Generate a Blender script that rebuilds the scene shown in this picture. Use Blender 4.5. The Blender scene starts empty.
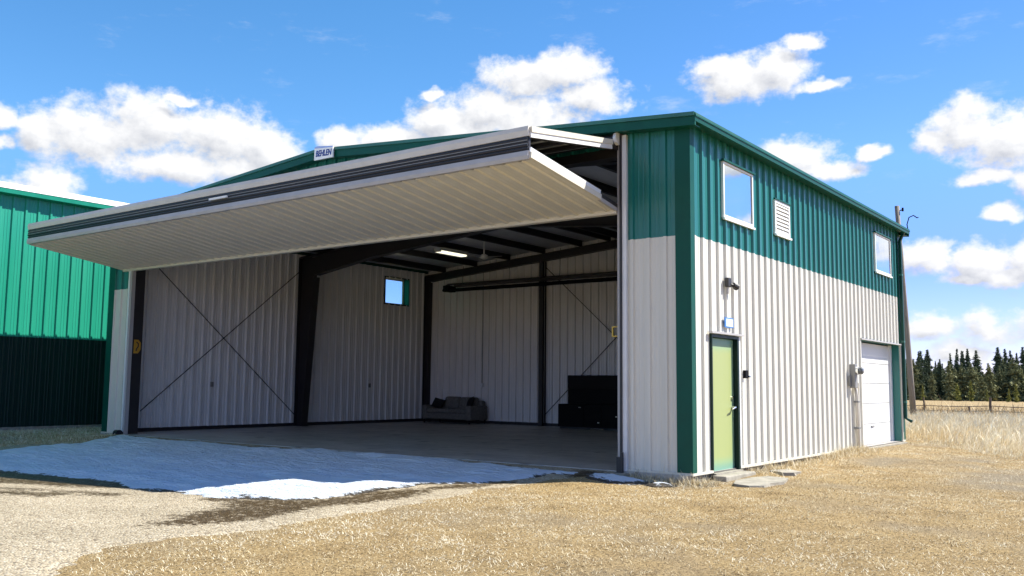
import bpy, bmesh, math, random
import numpy as np
from mathutils import Vector, Matrix, geometry
random.seed(7); rng = np.random.default_rng(11)
R = math.radians
sc = bpy.context.scene
col = sc.collection

# ------------------------------------------------------------------ helpers
def wloc(o):
    v = Vector((0, 0, 0))
    while o is not None:
        v += o.location; o = o.parent
    return v

def tag(o, label=None, cat=None, group=None, kind=None):
    if label: o['label'] = label
    if cat: o['category'] = cat
    if group: o['group'] = group
    if kind: o['kind'] = kind
    return o

def empty(name, loc, label, cat, group=None):
    o = bpy.data.objects.new(name, None); o.location = loc; col.objects.link(o)
    o.empty_display_size = .2
    return tag(o, label, cat, group)

class MB:
    """collects shapes in world coordinates"""
    def __init__(s): s.v = []; s.f = []
    def add(s, vs, fs):
        n = len(s.v); s.v += [tuple(p) for p in vs]; s.f += [tuple(i + n for i in f) for f in fs]; return s
    def box(s, x0, x1, y0, y1, z0, z1):
        return s.add([(x0,y0,z0),(x1,y0,z0),(x1,y1,z0),(x0,y1,z0),(x0,y0,z1),(x1,y0,z1),(x1,y1,z1),(x0,y1,z1)],
                     [(3,2,1,0),(4,5,6,7),(0,1,5,4),(1,2,6,5),(2,3,7,6),(3,0,4,7)])
    def prism(s, pts, axis, a, b):
        """polygon of 2-D points extruded along axis: x -> (y,z), y -> (x,z), z -> (x,y)"""
        n = len(pts)
        def P(p, t):
            return (t, p[0], p[1]) if axis == 'x' else (p[0], t, p[1]) if axis == 'y' else (p[0], p[1], t)
        vs = [P(p, a) for p in pts] + [P(p, b) for p in pts]
        fs = [tuple(range(n))[::-1], tuple(range(n, 2*n))]
        fs += [(i, (i+1) % n, n + (i+1) % n, n + i) for i in range(n)]
        return s.add(vs, fs)
    def tube(s, pts, r, n=8, caps=True):
        pts = [Vector(p) for p in pts]; rs = r if isinstance(r, (list, tuple)) else [r]*len(pts)
        rings = []; prev = None
        for i, p in enumerate(pts):
            d = (pts[min(i+1, len(pts)-1)] - pts[max(i-1, 0)]).normalized()
            if prev is None:
                a = d.orthogonal().normalized()
            else:
                a = (prev - d*prev.dot(d)).normalized()
            prev = a; b = d.cross(a)
            rings.append([p + (a*math.cos(t) + b*math.sin(t))*rs[i] for t in [2*math.pi*k/n for k in range(n)]])
        vs = [q for ring in rings for q in ring]; fs = []
        for i in range(len(pts)-1):
            for k in range(n):
                fs.append((i*n+k, i*n+(k+1) % n, (i+1)*n+(k+1) % n, (i+1)*n+k))
        if caps: fs += [tuple(range(n))[::-1], tuple(range((len(pts)-1)*n, len(pts)*n))]
        return s.add(vs, fs)
    def build(s, name, mat, parent=None, smooth=False, bevel=0):
        m = bpy.data.meshes.new(name); off = wloc(parent) if parent else Vector((0, 0, 0))
        m.from_pydata([(p[0]-off.x, p[1]-off.y, p[2]-off.z) for p in s.v], [], s.f)
        m.materials.append(mat)
        bm = bmesh.new(); bm.from_mesh(m); bmesh.ops.recalc_face_normals(bm, faces=bm.faces); bm.to_mesh(m); bm.free()
        if smooth:
            m.polygons.foreach_set('use_smooth', [True]*len(m.polygons))
        o = bpy.data.objects.new(name, m); col.objects.link(o)
        if parent: o.parent = parent
        if bevel:
            b = o.modifiers.new('edge', 'BEVEL'); b.width = bevel; b.segments = 2; b.limit_method = 'ANGLE'
        return o

def one(name, mat, label, cat, mb, group=None, kind=None, **k):
    """a thing that is one mesh, origin at its base"""
    lo = Vector([sum(p[i] for p in mb.v)/len(mb.v) for i in range(3)]); lo.z = min(p[2] for p in mb.v)
    mb.v = [(p[0]-lo.x, p[1]-lo.y, p[2]-lo.z) for p in mb.v]
    o = mb.build(name, mat, None, **k); o.location = lo
    return tag(o, label, cat, group, kind)

RIB = [(-.040, 0), (-.025, .040), (.025, .040), (.040, 0), (.092, 0), (.102, .006), (.116, .006), (.126, 0), (.178, 0), (.188, .006), (.202, .006), (.212, 0)]
def rib_sheet(mb, u0, u1, v0, v1, fmap, holes=(), phase=0., pitch=.3048, prof=RIB, amp=1.):
    """ribbed metal sheet; v0/v1 numbers or functions of u; fmap(u,v,n) -> point; holes (ua,ub,va,vb)"""
    f0 = v0 if callable(v0) else (lambda u: v0)
    f1 = v1 if callable(v1) else (lambda u: v1)
    us = []
    k = math.floor((u0-phase)/pitch) - 1
    while phase + k*pitch < u1 + pitch:
        for du, h in prof: us.append((phase + k*pitch + du, h*amp))
        k += 1
    us.sort()
    A = np.array([u for u, _ in us]); Hh = np.array([h for _, h in us])
    cuts = sorted({u0, u1, *[h[0] for h in holes], *[h[1] for h in holes]})
    cuts = [c for c in cuts if u0 <= c <= u1]
    for a, b in zip(cuts, cuts[1:]):
        if b - a < 1e-5: continue
        inner = A[(A > a+1e-5) & (A < b-1e-5)]
        U = [a, *inner.tolist(), b]; N = np.interp(U, A, Hh)
        hs = sorted([(h[2], h[3]) for h in holes if h[0] <= a+1e-6 and h[1] >= b-1e-6])
        spans = []; lo = None
        for va, vb in hs:
            spans.append((lo, va)); lo = vb
        spans.append((lo, None))
        for sa, sb in spans:
            vs = []; fs = []
            for u, n in zip(U, N):
                za = f0(u) if sa is None else max(sa, f0(u)); zb = f1(u) if sb is None else min(sb, f1(u))
                if zb < za: za = zb
                vs += [fmap(u, za, n), fmap(u, zb, n)]
            if all((Vector(vs[2*i]) - Vector(vs[2*i+1])).length < 1e-5 for i in range(len(U))): continue
            for i in range(len(U)-1): fs.append((2*i, 2*i+2, 2*i+3, 2*i+1))
            mb.add(vs, fs)
    return mb

def vnoise(x, y, s, seed=0):
    """value noise, numpy"""
    x = np.asarray(x, float)/s; y = np.asarray(y, float)/s
    xi = np.floor(x).astype(np.int64); yi = np.floor(y).astype(np.int64); fx = x-xi; fy = y-yi
    fx = fx*fx*(3-2*fx); fy = fy*fy*(3-2*fy)
    def h(a, b):
        n = (a*374761393 + b*668265263 + seed*1442695041) & 0xffffffff
        n = ((n ^ (n >> 13))*1274126177) & 0xffffffff
        n = n ^ (n >> 16)
        return (n & 0xffff)/65535.
    return (h(xi,yi)*(1-fx)+h(xi+1,yi)*fx)*(1-fy) + (h(xi,yi+1)*(1-fx)+h(xi+1,yi+1)*fx)*fy

def fbm(x, y, s, seed=0, oct=4):
    t = 0; a = .5; tot = 0
    for i in range(oct):
        t = t + a*vnoise(x, y, s, seed+i*17); tot += a; a *= .55; s *= .5
    return t/tot

def sd_poly(x, y, poly):
    """signed distance, positive inside"""
    x = np.asarray(x, float); y = np.asarray(y, float)
    d = np.full(x.shape, 1e9); ins = np.zeros(x.shape, bool); n = len(poly)
    for i in range(n):
        ax, ay = poly[i]; bx, by = poly[(i+1) % n]
        ex, ey = bx-ax, by-ay; L = ex*ex+ey*ey+1e-12
        t = np.clip(((x-ax)*ex+(y-ay)*ey)/L, 0, 1)
        d = np.minimum(d, np.hypot(x-ax-t*ex, y-ay-t*ey))
        c = ((ay > y) != (by > y)) & (x < (bx-ax)*(y-ay)/((by-ay) if abs(by-ay) > 1e-12 else 1e-12) + ax)
        ins ^= c
    return np.where(ins, d, -d)

def grid_mesh(name, xs, ys, zfun, mat, keep=None, attrs=None, smooth=True):
    X, Y = np.meshgrid(xs, ys); Z = zfun(X, Y)
    nx, ny = len(xs), len(ys)
    idx = np.arange(nx*ny).reshape(ny, nx)
    q = np.stack([idx[:-1,:-1], idx[:-1,1:], idx[1:,1:], idx[1:,:-1]], -1).reshape(-1, 4)
    if keep is not None:
        kv = keep(X, Y).reshape(-1); q = q[kv[q].any(1)]
        used = np.unique(q); re = np.full(nx*ny, -1); re[used] = np.arange(len(used)); q = re[q]
    else: used = np.arange(nx*ny)
    P = np.stack([X, Y, Z], -1).reshape(-1, 3)[used]
    m = raw_mesh(name, P, q)
    if attrs:
        for k, fn in attrs.items():
            a = m.attributes.new(k, 'FLOAT', 'POINT'); a.data.foreach_set('value', fn(P[:,0], P[:,1]).astype(np.float32))
    if smooth: m.polygons.foreach_set('use_smooth', np.ones(len(q), bool))
    m.materials.append(mat)
    o = bpy.data.objects.new(name, m); col.objects.link(o)
    return o

def raw_mesh(name, P, q):
    m = bpy.data.meshes.new(name); k = q.shape[1]
    m.vertices.add(len(P)); m.vertices.foreach_set('co', np.ascontiguousarray(P, np.float32).reshape(-1))
    m.loops.add(q.size); m.loops.foreach_set('vertex_index', q.reshape(-1).astype(np.int32))
    m.polygons.add(len(q)); m.polygons.foreach_set('loop_start', np.arange(0, q.size, k, dtype=np.int32))
    m.update(calc_edges=True); m.validate()
    return m

# ------------------------------------------------------------------ materials
def lk(nt, a, ao, b, bi): nt.links.new(a.outputs[ao], b.inputs[bi])
def new_mat(name):
    m = bpy.data.materials.new(name); m.use_nodes = True; nt = m.node_tree
    return m, nt, nt.nodes['Principled BSDF']

def ramp(nt, stops, interp='LINEAR'):
    r = nt.nodes.new('ShaderNodeValToRGB'); r.color_ramp.interpolation = interp
    while len(r.color_ramp.elements) < len(stops): r.color_ramp.elements.new(.5)
    for e, (p, c) in zip(r.color_ramp.elements, stops):
        e.position = p; e.color = (*c, 1) if len(c) == 3 else c
    return r

def noise(nt, scale, detail=4, rough=.55, vec=None, stretch=None):
    tc = nt.nodes.new('ShaderNodeTexCoord'); n = nt.nodes.new('ShaderNodeTexNoise')
    n.inputs['Scale'].default_value = scale; n.inputs['Detail'].default_value = detail; n.inputs['Roughness'].default_value = rough
    if stretch:
        mp = nt.nodes.new('ShaderNodeMapping'); mp.inputs['Scale'].default_value = stretch
        lk(nt, tc, 'Object', mp, 'Vector'); lk(nt, mp, 'Vector', n, 'Vector')
    else: lk(nt, tc, 'Object', n, 'Vector')
    return n

def surf(name, c, rough=.5, metal=0., var=.12, scale=3., bump=0., bscale=40., stretch=None, spec=.5, rvar=.12, coat=0.):
    """painted or bare surface with slight uneven weathering of its colour and gloss"""
    m, nt, p = new_mat(name)
    n = noise(nt, scale, 5, .6, stretch=stretch)
    a = tuple(max(0, x*(1-var)) for x in c); b = tuple(min(1, x*(1+var)) for x in c)
    r = ramp(nt, [(.3, a), (.7, b)]); lk(nt, n, 'Fac', r, 'Fac'); lk(nt, r, 'Color', p, 'Base Color')
    mr = nt.nodes.new('ShaderNodeMapRange'); mr.inputs['To Min'].default_value = max(0, rough-rvar); mr.inputs['To Max'].default_value = min(1, rough+rvar)
    lk(nt, n, 'Fac', mr, 'Value'); lk(nt, mr, 'Result', p, 'Roughness')
    p.inputs['Metallic'].default_value = metal; p.inputs['Specular IOR Level'].default_value = spec
    if coat: p.inputs['Coat Weight'].default_value = coat; p.inputs['Coat Roughness'].default_value = .15
    if bump:
        n2 = noise(nt, bscale, 3); bp = nt.nodes.new('ShaderNodeBump'); bp.inputs['Strength'].default_value = bump; bp.inputs['Distance'].default_value = .02
        lk(nt, n2, 'Fac', bp, 'Height'); lk(nt, bp, 'Normal', p, 'Normal')
    return m

STREAK = (2.5, 2.5, .25)
M = {}
M['beige'] = surf('beige_steel', (.645, .628, .56), .42, var=.05, scale=1.5, stretch=STREAK, bump=.06, bscale=1.2)
M['green'] = surf('green_steel', (.010, .150, .128), .36, var=.10, scale=1.5, stretch=STREAK, bump=.06, bscale=1.2, coat=.15)
M['trim'] = surf('green_trim', (.003, .072, .050), .42, var=.10, spec=.2)
M['shade_green'] = surf('shade_green_steel', (.004, .022, .018), .45, var=.12, scale=1.3, stretch=STREAK, spec=.25)  # deep green with the eave shade put into the colour; also on door frame
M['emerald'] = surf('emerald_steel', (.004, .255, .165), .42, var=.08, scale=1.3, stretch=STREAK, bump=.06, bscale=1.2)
M['roof'] = surf('roof_steel', (.02, .12, .09), .4)
M['pale_metal'] = surf('pale_metal', (.72, .73, .74), .35, var=.06)
M['white'] = surf('white_paint', (.80, .80, .78), .4, var=.03)
M['cream'] = surf('cream_trim', (.64, .605, .51), .45, var=.05)
M['jamb'] = surf('grey_jamb', (.40, .385, .38), .45, var=.08, stretch=STREAK)
M['dark_steel'] = surf('dark_steel', (.022, .020, .022), .5, var=.2)
M['liner'] = surf('liner_steel', (.74, .725, .715), .42, var=.06, stretch=STREAK)
M['insul'] = surf('insulation_vinyl', (.62, .62, .64), .4, var=.12, bump=.2, bscale=5)
M['rubber'] = surf('black_rubber', (.015, .015, .022), .45, var=.3)
M['greystrip2'] = surf('anodised_strip', (.42, .41, .41), .45, var=.1)
M['greystrip'] = surf('aluminium_strip', (.60, .57, .52), .4, var=.08)
M['concrete'] = None
M['aged_conc'] = surf('aged_concrete', (.29, .265, .215), .9, var=.3, scale=6, bump=.3, bscale=30)
M['black'] = surf('black_lacquer', (.0035, .0035, .004), .6, var=.2, spec=.12)
M['fabric'] = surf('grey_fabric', (.165, .155, .14), .95, var=.25, scale=14, bump=.3, bscale=120, spec=.2)
M['dkfabric'] = surf('dark_fabric', (.018, .017, .019), .95, var=.25, scale=14, bump=.3, bscale=120, spec=.2)
M['rubber2'] = surf('sooty_aluminium', (.075, .07, .068), .4, metal=.3, var=.3)
M['chrome'] = surf('chrome', (.7, .7, .7), .2, metal=1, var=.05)
M['yellow'] = surf('yellow_paint', (.62, .43, .06), .5, var=.08)
M['amber'] = surf('amber_plastic', (.50, .27, .03), .35, var=.15)
M['meter_grey'] = surf('meter_grey', (.21, .21, .205), .45, var=.06)
M['wood'] = surf('weathered_wood', (.21, .185, .155), .85, var=.35, scale=6, stretch=(4, 4, .3), bump=.5, bscale=25)
M['post_wood'] = surf('fence_wood', (.11, .08, .06), .9, var=.35, scale=8, stretch=(4, 4, .4), bump=.5, bscale=30)
M['wire'] = surf('fence_wire', (.12, .09, .07), .6)
M['blue_sign'] = surf('blue_sign', (.06, .19, .50), .4, var=.1)
M['pale_sign'] = surf('pale_sign', (.62, .74, .90), .4, var=.06)
M['logo_blue'] = surf('logo_blue', (.012, .04, .24), .4, var=.05)
M['band_blue'] = surf('band_blue', (.30, .40, .72), .4, var=.05)

def mat_concrete():
    m, nt, p = new_mat('floor_concrete')
    n1 = noise(nt, .5, 8, .7, stretch=(1, 2.2, 1)); n2 = noise(nt, 5, 6, .65)
    mx = nt.nodes.new('ShaderNodeMix'); mx.data_type = 'FLOAT'; mx.inputs[0].default_value = .35
    lk(nt, n1, 'Fac', mx, 2); lk(nt, n2, 'Fac', mx, 3)
    r = ramp(nt, [(.34, (.20, .19, .18)), (.5, (.40, .375, .345)), (.66, (.54, .51, .465))]); lk(nt, mx, 0, r, 'Fac'); lk(nt, r, 'Color', p, 'Base Color')
    mr = nt.nodes.new('ShaderNodeMapRange'); mr.inputs['To Min'].default_value = .3; mr.inputs['To Max'].default_value = .6
    lk(nt, mx, 0, mr, 'Value'); lk(nt, mr, 'Result', p, 'Roughness')
    # saw-cut joints and old oil drips
    tc = nt.nodes.new('ShaderNodeTexCoord'); bk = nt.nodes.new('ShaderNodeTexBrick'); bk.offset = 0; bk.inputs['Scale'].default_value = 1
    bk.inputs['Brick Width'].default_value = 4.2; bk.inputs['Row Height'].default_value = 4.2; bk.inputs['Mortar Size'].default_value = .012
    for k_ in ('Color1', 'Color2'): bk.inputs[k_].default_value = (1, 1, 1, 1)
    bk.inputs['Mortar'].default_value = (.3, .29, .28, 1); lk(nt, tc, 'Object', bk, 'Vector')
    n3 = noise(nt, 1.7, 3, .5); r3 = ramp(nt, [(.30, (.45, .42, .40)), (.40, (1, 1, 1))]); lk(nt, n3, 'Fac', r3, 'Fac')
    a = nt.nodes.new('ShaderNodeMix'); a.data_type = 'RGBA'; a.blend_type = 'MULTIPLY'; a.inputs[0].default_value = 1; lk(nt, r, 'Color', a, 6); lk(nt, bk, 'Color', a, 7)
    b = nt.nodes.new('ShaderNodeMix'); b.data_type = 'RGBA'; b.blend_type = 'MULTIPLY'; b.inputs[0].default_value = 1; lk(nt, a, 2, b, 6); lk(nt, r3, 'Color', b, 7)
    lk(nt, b, 2, p, 'Base Color')
    return m
M['concrete'] = mat_concrete()

def mat_glass(name, tint=(.8, .88, .9), mirror=.45):
    """pane: part mirror, part clear"""
    m, nt, p = new_mat(name); out = nt.nodes['Material Output']
    tr = nt.nodes.new('ShaderNodeBsdfTransparent'); tr.inputs['Color'].default_value = (*tint, 1)
    gl = nt.nodes.new('ShaderNodeBsdfGlossy'); gl.inputs['Roughness'].default_value = .015; gl.inputs['Color'].default_value = (.92, .96, 1, 1)
    n = noise(nt, 1.1, 2); bp = nt.nodes.new('ShaderNodeBump'); bp.inputs['Strength'].default_value = .03; bp.inputs['Distance'].default_value = .05
    lk(nt, n, 'Fac', bp, 'Height'); lk(nt, bp, 'Normal', gl, 'Normal')
    fr = nt.nodes.new('ShaderNodeLayerWeight'); pw = nt.nodes.new('ShaderNodeMath'); pw.operation = 'POWER'; pw.inputs[1].default_value = 4
    lk(nt, fr, 'Facing', pw, 0)
    ad = nt.nodes.new('ShaderNodeMath'); ad.operation = 'ADD'; ad.use_clamp = True; ad.inputs[1].default_value = mirror + .04
    lk(nt, pw, 0, ad, 0)
    mx = nt.nodes.new('ShaderNodeMixShader'); lk(nt, ad, 'Value', mx, 'Fac'); lk(nt, tr, 'BSDF', mx, 1); lk(nt, gl, 'BSDF', mx, 2)
    lk(nt, mx, 'Shader', out, 'Surface')
    return m
M['glass'] = mat_glass('window_glass', mirror=.55)
M['clear'] = mat_glass('clear_glass', (.88, .95, 1), 0.)
M['blind'] = surf('white_blind', (.72, .74, .76), .6, var=.05, scale=2)

def mat_emit(name, c, s):
    m, nt, p = new_mat(name); p.inputs['Emission Color'].default_value = (*c, 1); p.inputs['Emission Strength'].default_value = s
    p.inputs['Base Color'].default_value = (.8, .8, .75, 1); return m
M['tube_light'] = mat_emit('lit_diffuser', (1, .97, .72), .75)

def mat_door_green():
    """green door whose paint has bleached to lime except along its rim"""
    m, nt, p = new_mat('bleached_green_paint')
    tc = nt.nodes.new('ShaderNodeTexCoord'); sp = nt.nodes.new('ShaderNodeSeparateXYZ'); lk(nt, tc, 'Generated', sp, 'Vector')
    def edge(ax, w, k):
        a = nt.nodes.new('ShaderNodeMath'); a.operation = 'SUBTRACT'; a.inputs[1].default_value = .5; lk(nt, sp, ax, a, 0)
        b = nt.nodes.new('ShaderNodeMath'); b.operation = 'ABSOLUTE'; lk(nt, a, 0, b, 0)
        mr = nt.nodes.new('ShaderNodeMapRange'); mr.interpolation_type = 'SMOOTHSTEP'
        mr.inputs['From Min'].default_value = .5-w; mr.inputs['From Max'].default_value = .5; mr.inputs['To Max'].default_value = k
        lk(nt, b, 0, mr, 'Value'); return mr
    e1 = edge('Y', .16, .75); e2 = edge('Z', .13, 1.)
    mx = nt.nodes.new('ShaderNodeMath'); mx.operation = 'MAXIMUM'; lk(nt, e1, 0, mx, 0); lk(nt, e2, 0, mx, 1)
    n = noise(nt, 3, 5); ad = nt.nodes.new('ShaderNodeMath'); ad.operation = 'MULTIPLY_ADD'; ad.inputs[1].default_value = .3; ad.inputs[2].default_value = -.15
    lk(nt, n, 'Fac', ad, 0); a2 = nt.nodes.new('ShaderNodeMath'); a2.operation = 'ADD'; lk(nt, ad, 0, a2, 0); lk(nt, mx, 0, a2, 1)
    r = ramp(nt, [(.05, (.335, .385, .15)), (.5, (.27, .39, .20)), (1, (.17, .34, .255))]); lk(nt, a2, 0, r, 'Fac'); lk(nt, r, 'Color', p, 'Base Color')
    p.inputs['Roughness'].default_value = .42
    return m
M['door_green'] = mat_door_green()

def mat_ground():
    m, nt, p = new_mat('dead_turf_soil')
    a = noise(nt, .22, 5, .6); b = noise(nt, 2.2, 6, .65); c = noise(nt, 32, 5, .75)
    r1 = ramp(nt, [(.32, (.27, .195, .105)), (.5, (.40, .30, .165)), (.7, (.50, .39, .225))]); lk(nt, b, 'Fac', r1, 'Fac')
    r2 = ramp(nt, [(.35, (.38, .295, .175)), (.6, (.52, .40, .225))]); lk(nt, a, 'Fac', r2, 'Fac')
    mx = nt.nodes.new('ShaderNodeMix'); mx.data_type = 'RGBA'; mx.inputs[0].default_value = .45
    lk(nt, r1, 'Color', mx, 6); lk(nt, r2, 'Color', mx, 7)
    r3 = ramp(nt, [(.39, (.20, .18, .15)), (.49, (1, .98, .95)), (.68, (1.35, 1.34, 1.30))]); lk(nt, c, 'Fac', r3, 'Fac')
    ml = nt.nodes.new('ShaderNodeMix'); ml.data_type = 'RGBA'; ml.blend_type = 'MULTIPLY'; ml.inputs[0].default_value = .85
    lk(nt, mx, 2, ml, 6); lk(nt, r3, 'Color', ml, 7)
    # earth showing through and drier straw, by a mask stored on the sheet
    at = nt.nodes.new('ShaderNodeAttribute'); at.attribute_name = 'bare'
    r4 = ramp(nt, [(.3, (.20, .165, .13)), (.7, (.40, .345, .26))]); lk(nt, c, 'Fac', r4, 'Fac')
    m2 = nt.nodes.new('ShaderNodeMix'); m2.data_type = 'RGBA'; lk(nt, at, 'Fac', m2, 0); lk(nt, ml, 2, m2, 6); lk(nt, r4, 'Color', m2, 7)
    th = nt.nodes.new('ShaderNodeAttribute'); th.attribute_name = 'thatch'
    m3 = nt.nodes.new('ShaderNodeMix'); m3.data_type = 'RGBA'; m3.blend_type = 'MULTIPLY'; lk(nt, th, 'Fac', m3, 0); lk(nt, m2, 2, m3, 6); m3.inputs[7].default_value = (.74, .70, .60, 1)
    lk(nt, m3, 2, p, 'Base Color'); p.inputs['Roughness'].default_value = .95; p.inputs['Specular IOR Level'].default_value = .15
    bp = nt.nodes.new('ShaderNodeBump'); bp.inputs['Strength'].default_value = .8; bp.inputs['Distance'].default_value = .03
    lk(nt, c, 'Fac', bp, 'Height'); lk(nt, bp, 'Normal', p, 'Normal')
    return m

def mat_gravel():
    m, nt, p = new_mat('pea_gravel')
    tc = nt.nodes.new('ShaderNodeTexCoord'); v = nt.nodes.new('ShaderNodeTexVoronoi'); v.inputs['Scale'].default_value = 42
    lk(nt, tc, 'Object', v, 'Vector')
    sp = nt.nodes.new('ShaderNodeSeparateColor'); lk(nt, v, 'Color', sp, 'Color')
    r = ramp(nt, [(0, (.15, .12, .085)), (.2, (.33, .275, .19)), (.75, (.43, .37, .265)), (1, (.54, .49, .39))]); lk(nt, sp, 'Red', r, 'Fac')
    n = noise(nt, .9, 5); r2 = ramp(nt, [(.3, (.86, .84, .80)), (.65, (1.05, 1.03, 1.0))]); lk(nt, n, 'Fac', r2, 'Fac')
    ml = nt.nodes.new('ShaderNodeMix'); ml.data_type = 'RGBA'; ml.blend_type = 'MULTIPLY'; ml.inputs[0].default_value = 1
    lk(nt, r, 'Color', ml, 6); lk(nt, r2, 'Color', ml, 7)
    at = nt.nodes.new('ShaderNodeAttribute'); at.attribute_name = 'wet'
    n3 = noise(nt, 12, 9, .85); ad = nt.nodes.new('ShaderNodeMath'); ad.operation = 'MULTIPLY_ADD'; ad.inputs[1].default_value = 4.6; ad.inputs[2].default_value = -2.30; lk(nt, n3, 'Fac', ad, 0)
    a2 = nt.nodes.new('ShaderNodeMath'); a2.operation = 'ADD'; lk(nt, ad, 0, a2, 0); lk(nt, at, 'Fac', a2, 1)
    mr = nt.nodes.new('ShaderNodeMapRange'); mr.inputs['From Min'].default_value = .34; mr.inputs['From Max'].default_value = .70; lk(nt, a2, 0, mr, 'Value')
    m2 = nt.nodes.new('ShaderNodeMix'); m2.data_type = 'RGBA'; m2.blend_type = 'MULTIPLY'; lk(nt, mr, 0, m2, 0); lk(nt, ml, 2, m2, 6); m2.inputs[7].default_value = (.17, .13, .07, 1)
    lk(nt, m2, 2, p, 'Base Color')
    rr = nt.nodes.new('ShaderNodeMapRange'); rr.inputs['To Min'].default_value = .92; rr.inputs['To Max'].default_value = .55; lk(nt, mr, 0, rr, 'Value'); lk(nt, rr, 0, p, 'Roughness')
    p.inputs['Specular IOR Level'].default_value = .25
    bp = nt.nodes.new('ShaderNodeBump'); bp.inputs['Strength'].default_value = .9; bp.inputs['Distance'].default_value = .016; bp.invert = True
    lk(nt, v, 'Distance', bp, 'Height'); lk(nt, bp, 'Normal', p, 'Normal')
    return m

def mat_snow():
    m, nt, p = new_mat('crusted_snow')
    a = noise(nt, 4.5, 8, .70, stretch=(.45, 1.5, 1)); b = noise(nt, 22, 5, .65, stretch=(.45, 1.5, 1))
    r = ramp(nt, [(.32, (.64, .75, .90)), (.42, (.80, .88, .98)), (.6, (.86, .93, .985)), (.75, (.92, .96, .99))]); lk(nt, a, 'Fac', r, 'Fac')
    cv = nt.nodes.new('ShaderNodeAttribute'); cv.attribute_name = 'depth'
    c = noise(nt, 9, 8, .75, stretch=(.6, 1.5, 1)); sm = nt.nodes.new('ShaderNodeMath'); sm.operation = 'MULTIPLY_ADD'; sm.inputs[1].default_value = 1.3; lk(nt, c, 'Fac', sm, 0); lk(nt, cv, 'Fac', sm, 2)
    st = nt.nodes.new('ShaderNodeMapRange'); st.interpolation_type = 'SMOOTHSTEP'; st.inputs['From Min'].default_value = .78; st.inputs['From Max'].default_value = .92; lk(nt, sm, 0, st, 'Value')
    gm = nt.nodes.new('ShaderNodeMix'); gm.data_type = 'RGBA'; gm.inputs[6].default_value = (.075, .060, .042, 1); lk(nt, st, 0, gm, 0); lk(nt, r, 'Color', gm, 7); lk(nt, gm, 2, p, 'Base Color')
    p.inputs['Roughness'].default_value = .55; p.inputs['Specular IOR Level'].default_value = .3
    p.inputs['Subsurface Weight'].default_value = 0
    ad = nt.nodes.new('ShaderNodeMath'); ad.operation = 'MULTIPLY_ADD'; ad.inputs[1].default_value = .35; lk(nt, b, 'Fac', ad, 0); lk(nt, a, 'Fac', ad, 2)
    bp = nt.nodes.new('ShaderNodeBump'); bp.inputs['Strength'].default_value = 1.; bp.inputs['Distance'].default_value = .16
    lk(nt, ad, 0, bp, 'Height'); lk(nt, bp, 'Normal', p, 'Normal')
    return m

def mat_blades(name, mul=1.):
    m, nt, p = new_mat(name)
    at = nt.nodes.new('ShaderNodeAttribute'); at.attribute_name = 'tone'
    r = ramp(nt, [(0, (.10*mul, .06*mul, .03*mul)), (.22, (.28*mul, .185*mul, .085*mul)), (.5, (.53*mul, .43*mul, .255*mul)), (.8, (.68*mul, .59*mul, .40*mul)), (1, (.80*mul, .74*mul, .58*mul))])
    lk(nt, at, 'Fac', r, 'Fac'); lk(nt, r, 'Color', p, 'Base Color'); p.inputs['Roughness'].default_value = .8; p.inputs['Specular IOR Level'].default_value = .2
    return m

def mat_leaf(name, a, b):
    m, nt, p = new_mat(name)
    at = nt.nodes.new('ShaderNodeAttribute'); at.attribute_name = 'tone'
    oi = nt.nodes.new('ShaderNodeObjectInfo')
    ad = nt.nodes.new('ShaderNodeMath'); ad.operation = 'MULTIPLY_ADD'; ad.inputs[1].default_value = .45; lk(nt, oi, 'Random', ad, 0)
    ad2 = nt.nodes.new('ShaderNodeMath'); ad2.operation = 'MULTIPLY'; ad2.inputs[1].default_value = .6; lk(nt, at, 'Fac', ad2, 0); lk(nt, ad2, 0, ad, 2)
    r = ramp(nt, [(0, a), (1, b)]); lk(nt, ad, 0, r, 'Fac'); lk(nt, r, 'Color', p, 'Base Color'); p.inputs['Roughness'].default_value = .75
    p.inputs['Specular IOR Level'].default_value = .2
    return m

# ------------------------------------------------------------------ camera
CAM = Vector((6.48, -13.387, 1.381))
r_, u_, f_ = Vector((.80111, .598435, .009931)), Vector((.054459, -.089407, .994505)), Vector((-.596034, .796167, .104216))
cd = bpy.data.cameras.new('camera'); co = bpy.data.objects.new('camera', cd); col.objects.link(co)
co.matrix_world = Matrix(((r_.x, u_.x, -f_.x, CAM.x), (r_.y, u_.y, -f_.y, CAM.y), (r_.z, u_.z, -f_.z, CAM.z), (0, 0, 0, 1)))
cd.sensor_width = 36; cd.lens = 921.41/1024*36; cd.clip_end = 9000; cd.clip_start = .1
sc.camera = co

# ------------------------------------------------------------------ light
SUN_AZ, SUN_EL = R(46), R(46.2)
sd_ = Vector((math.sin(SUN_AZ)*math.cos(SUN_EL), math.cos(SUN_AZ)*math.cos(SUN_EL), math.sin(SUN_EL)))
ld = bpy.data.lights.new('sun', 'SUN'); ld.energy = 5.0; ld.angle = R(.5); ld.color = (1, .955, .86)
lo = bpy.data.objects.new('sun', ld); col.objects.link(lo); lo.rotation_euler = sd_.to_track_quat('Z', 'Y').to_euler(); lo.location = sd_*60

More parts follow.
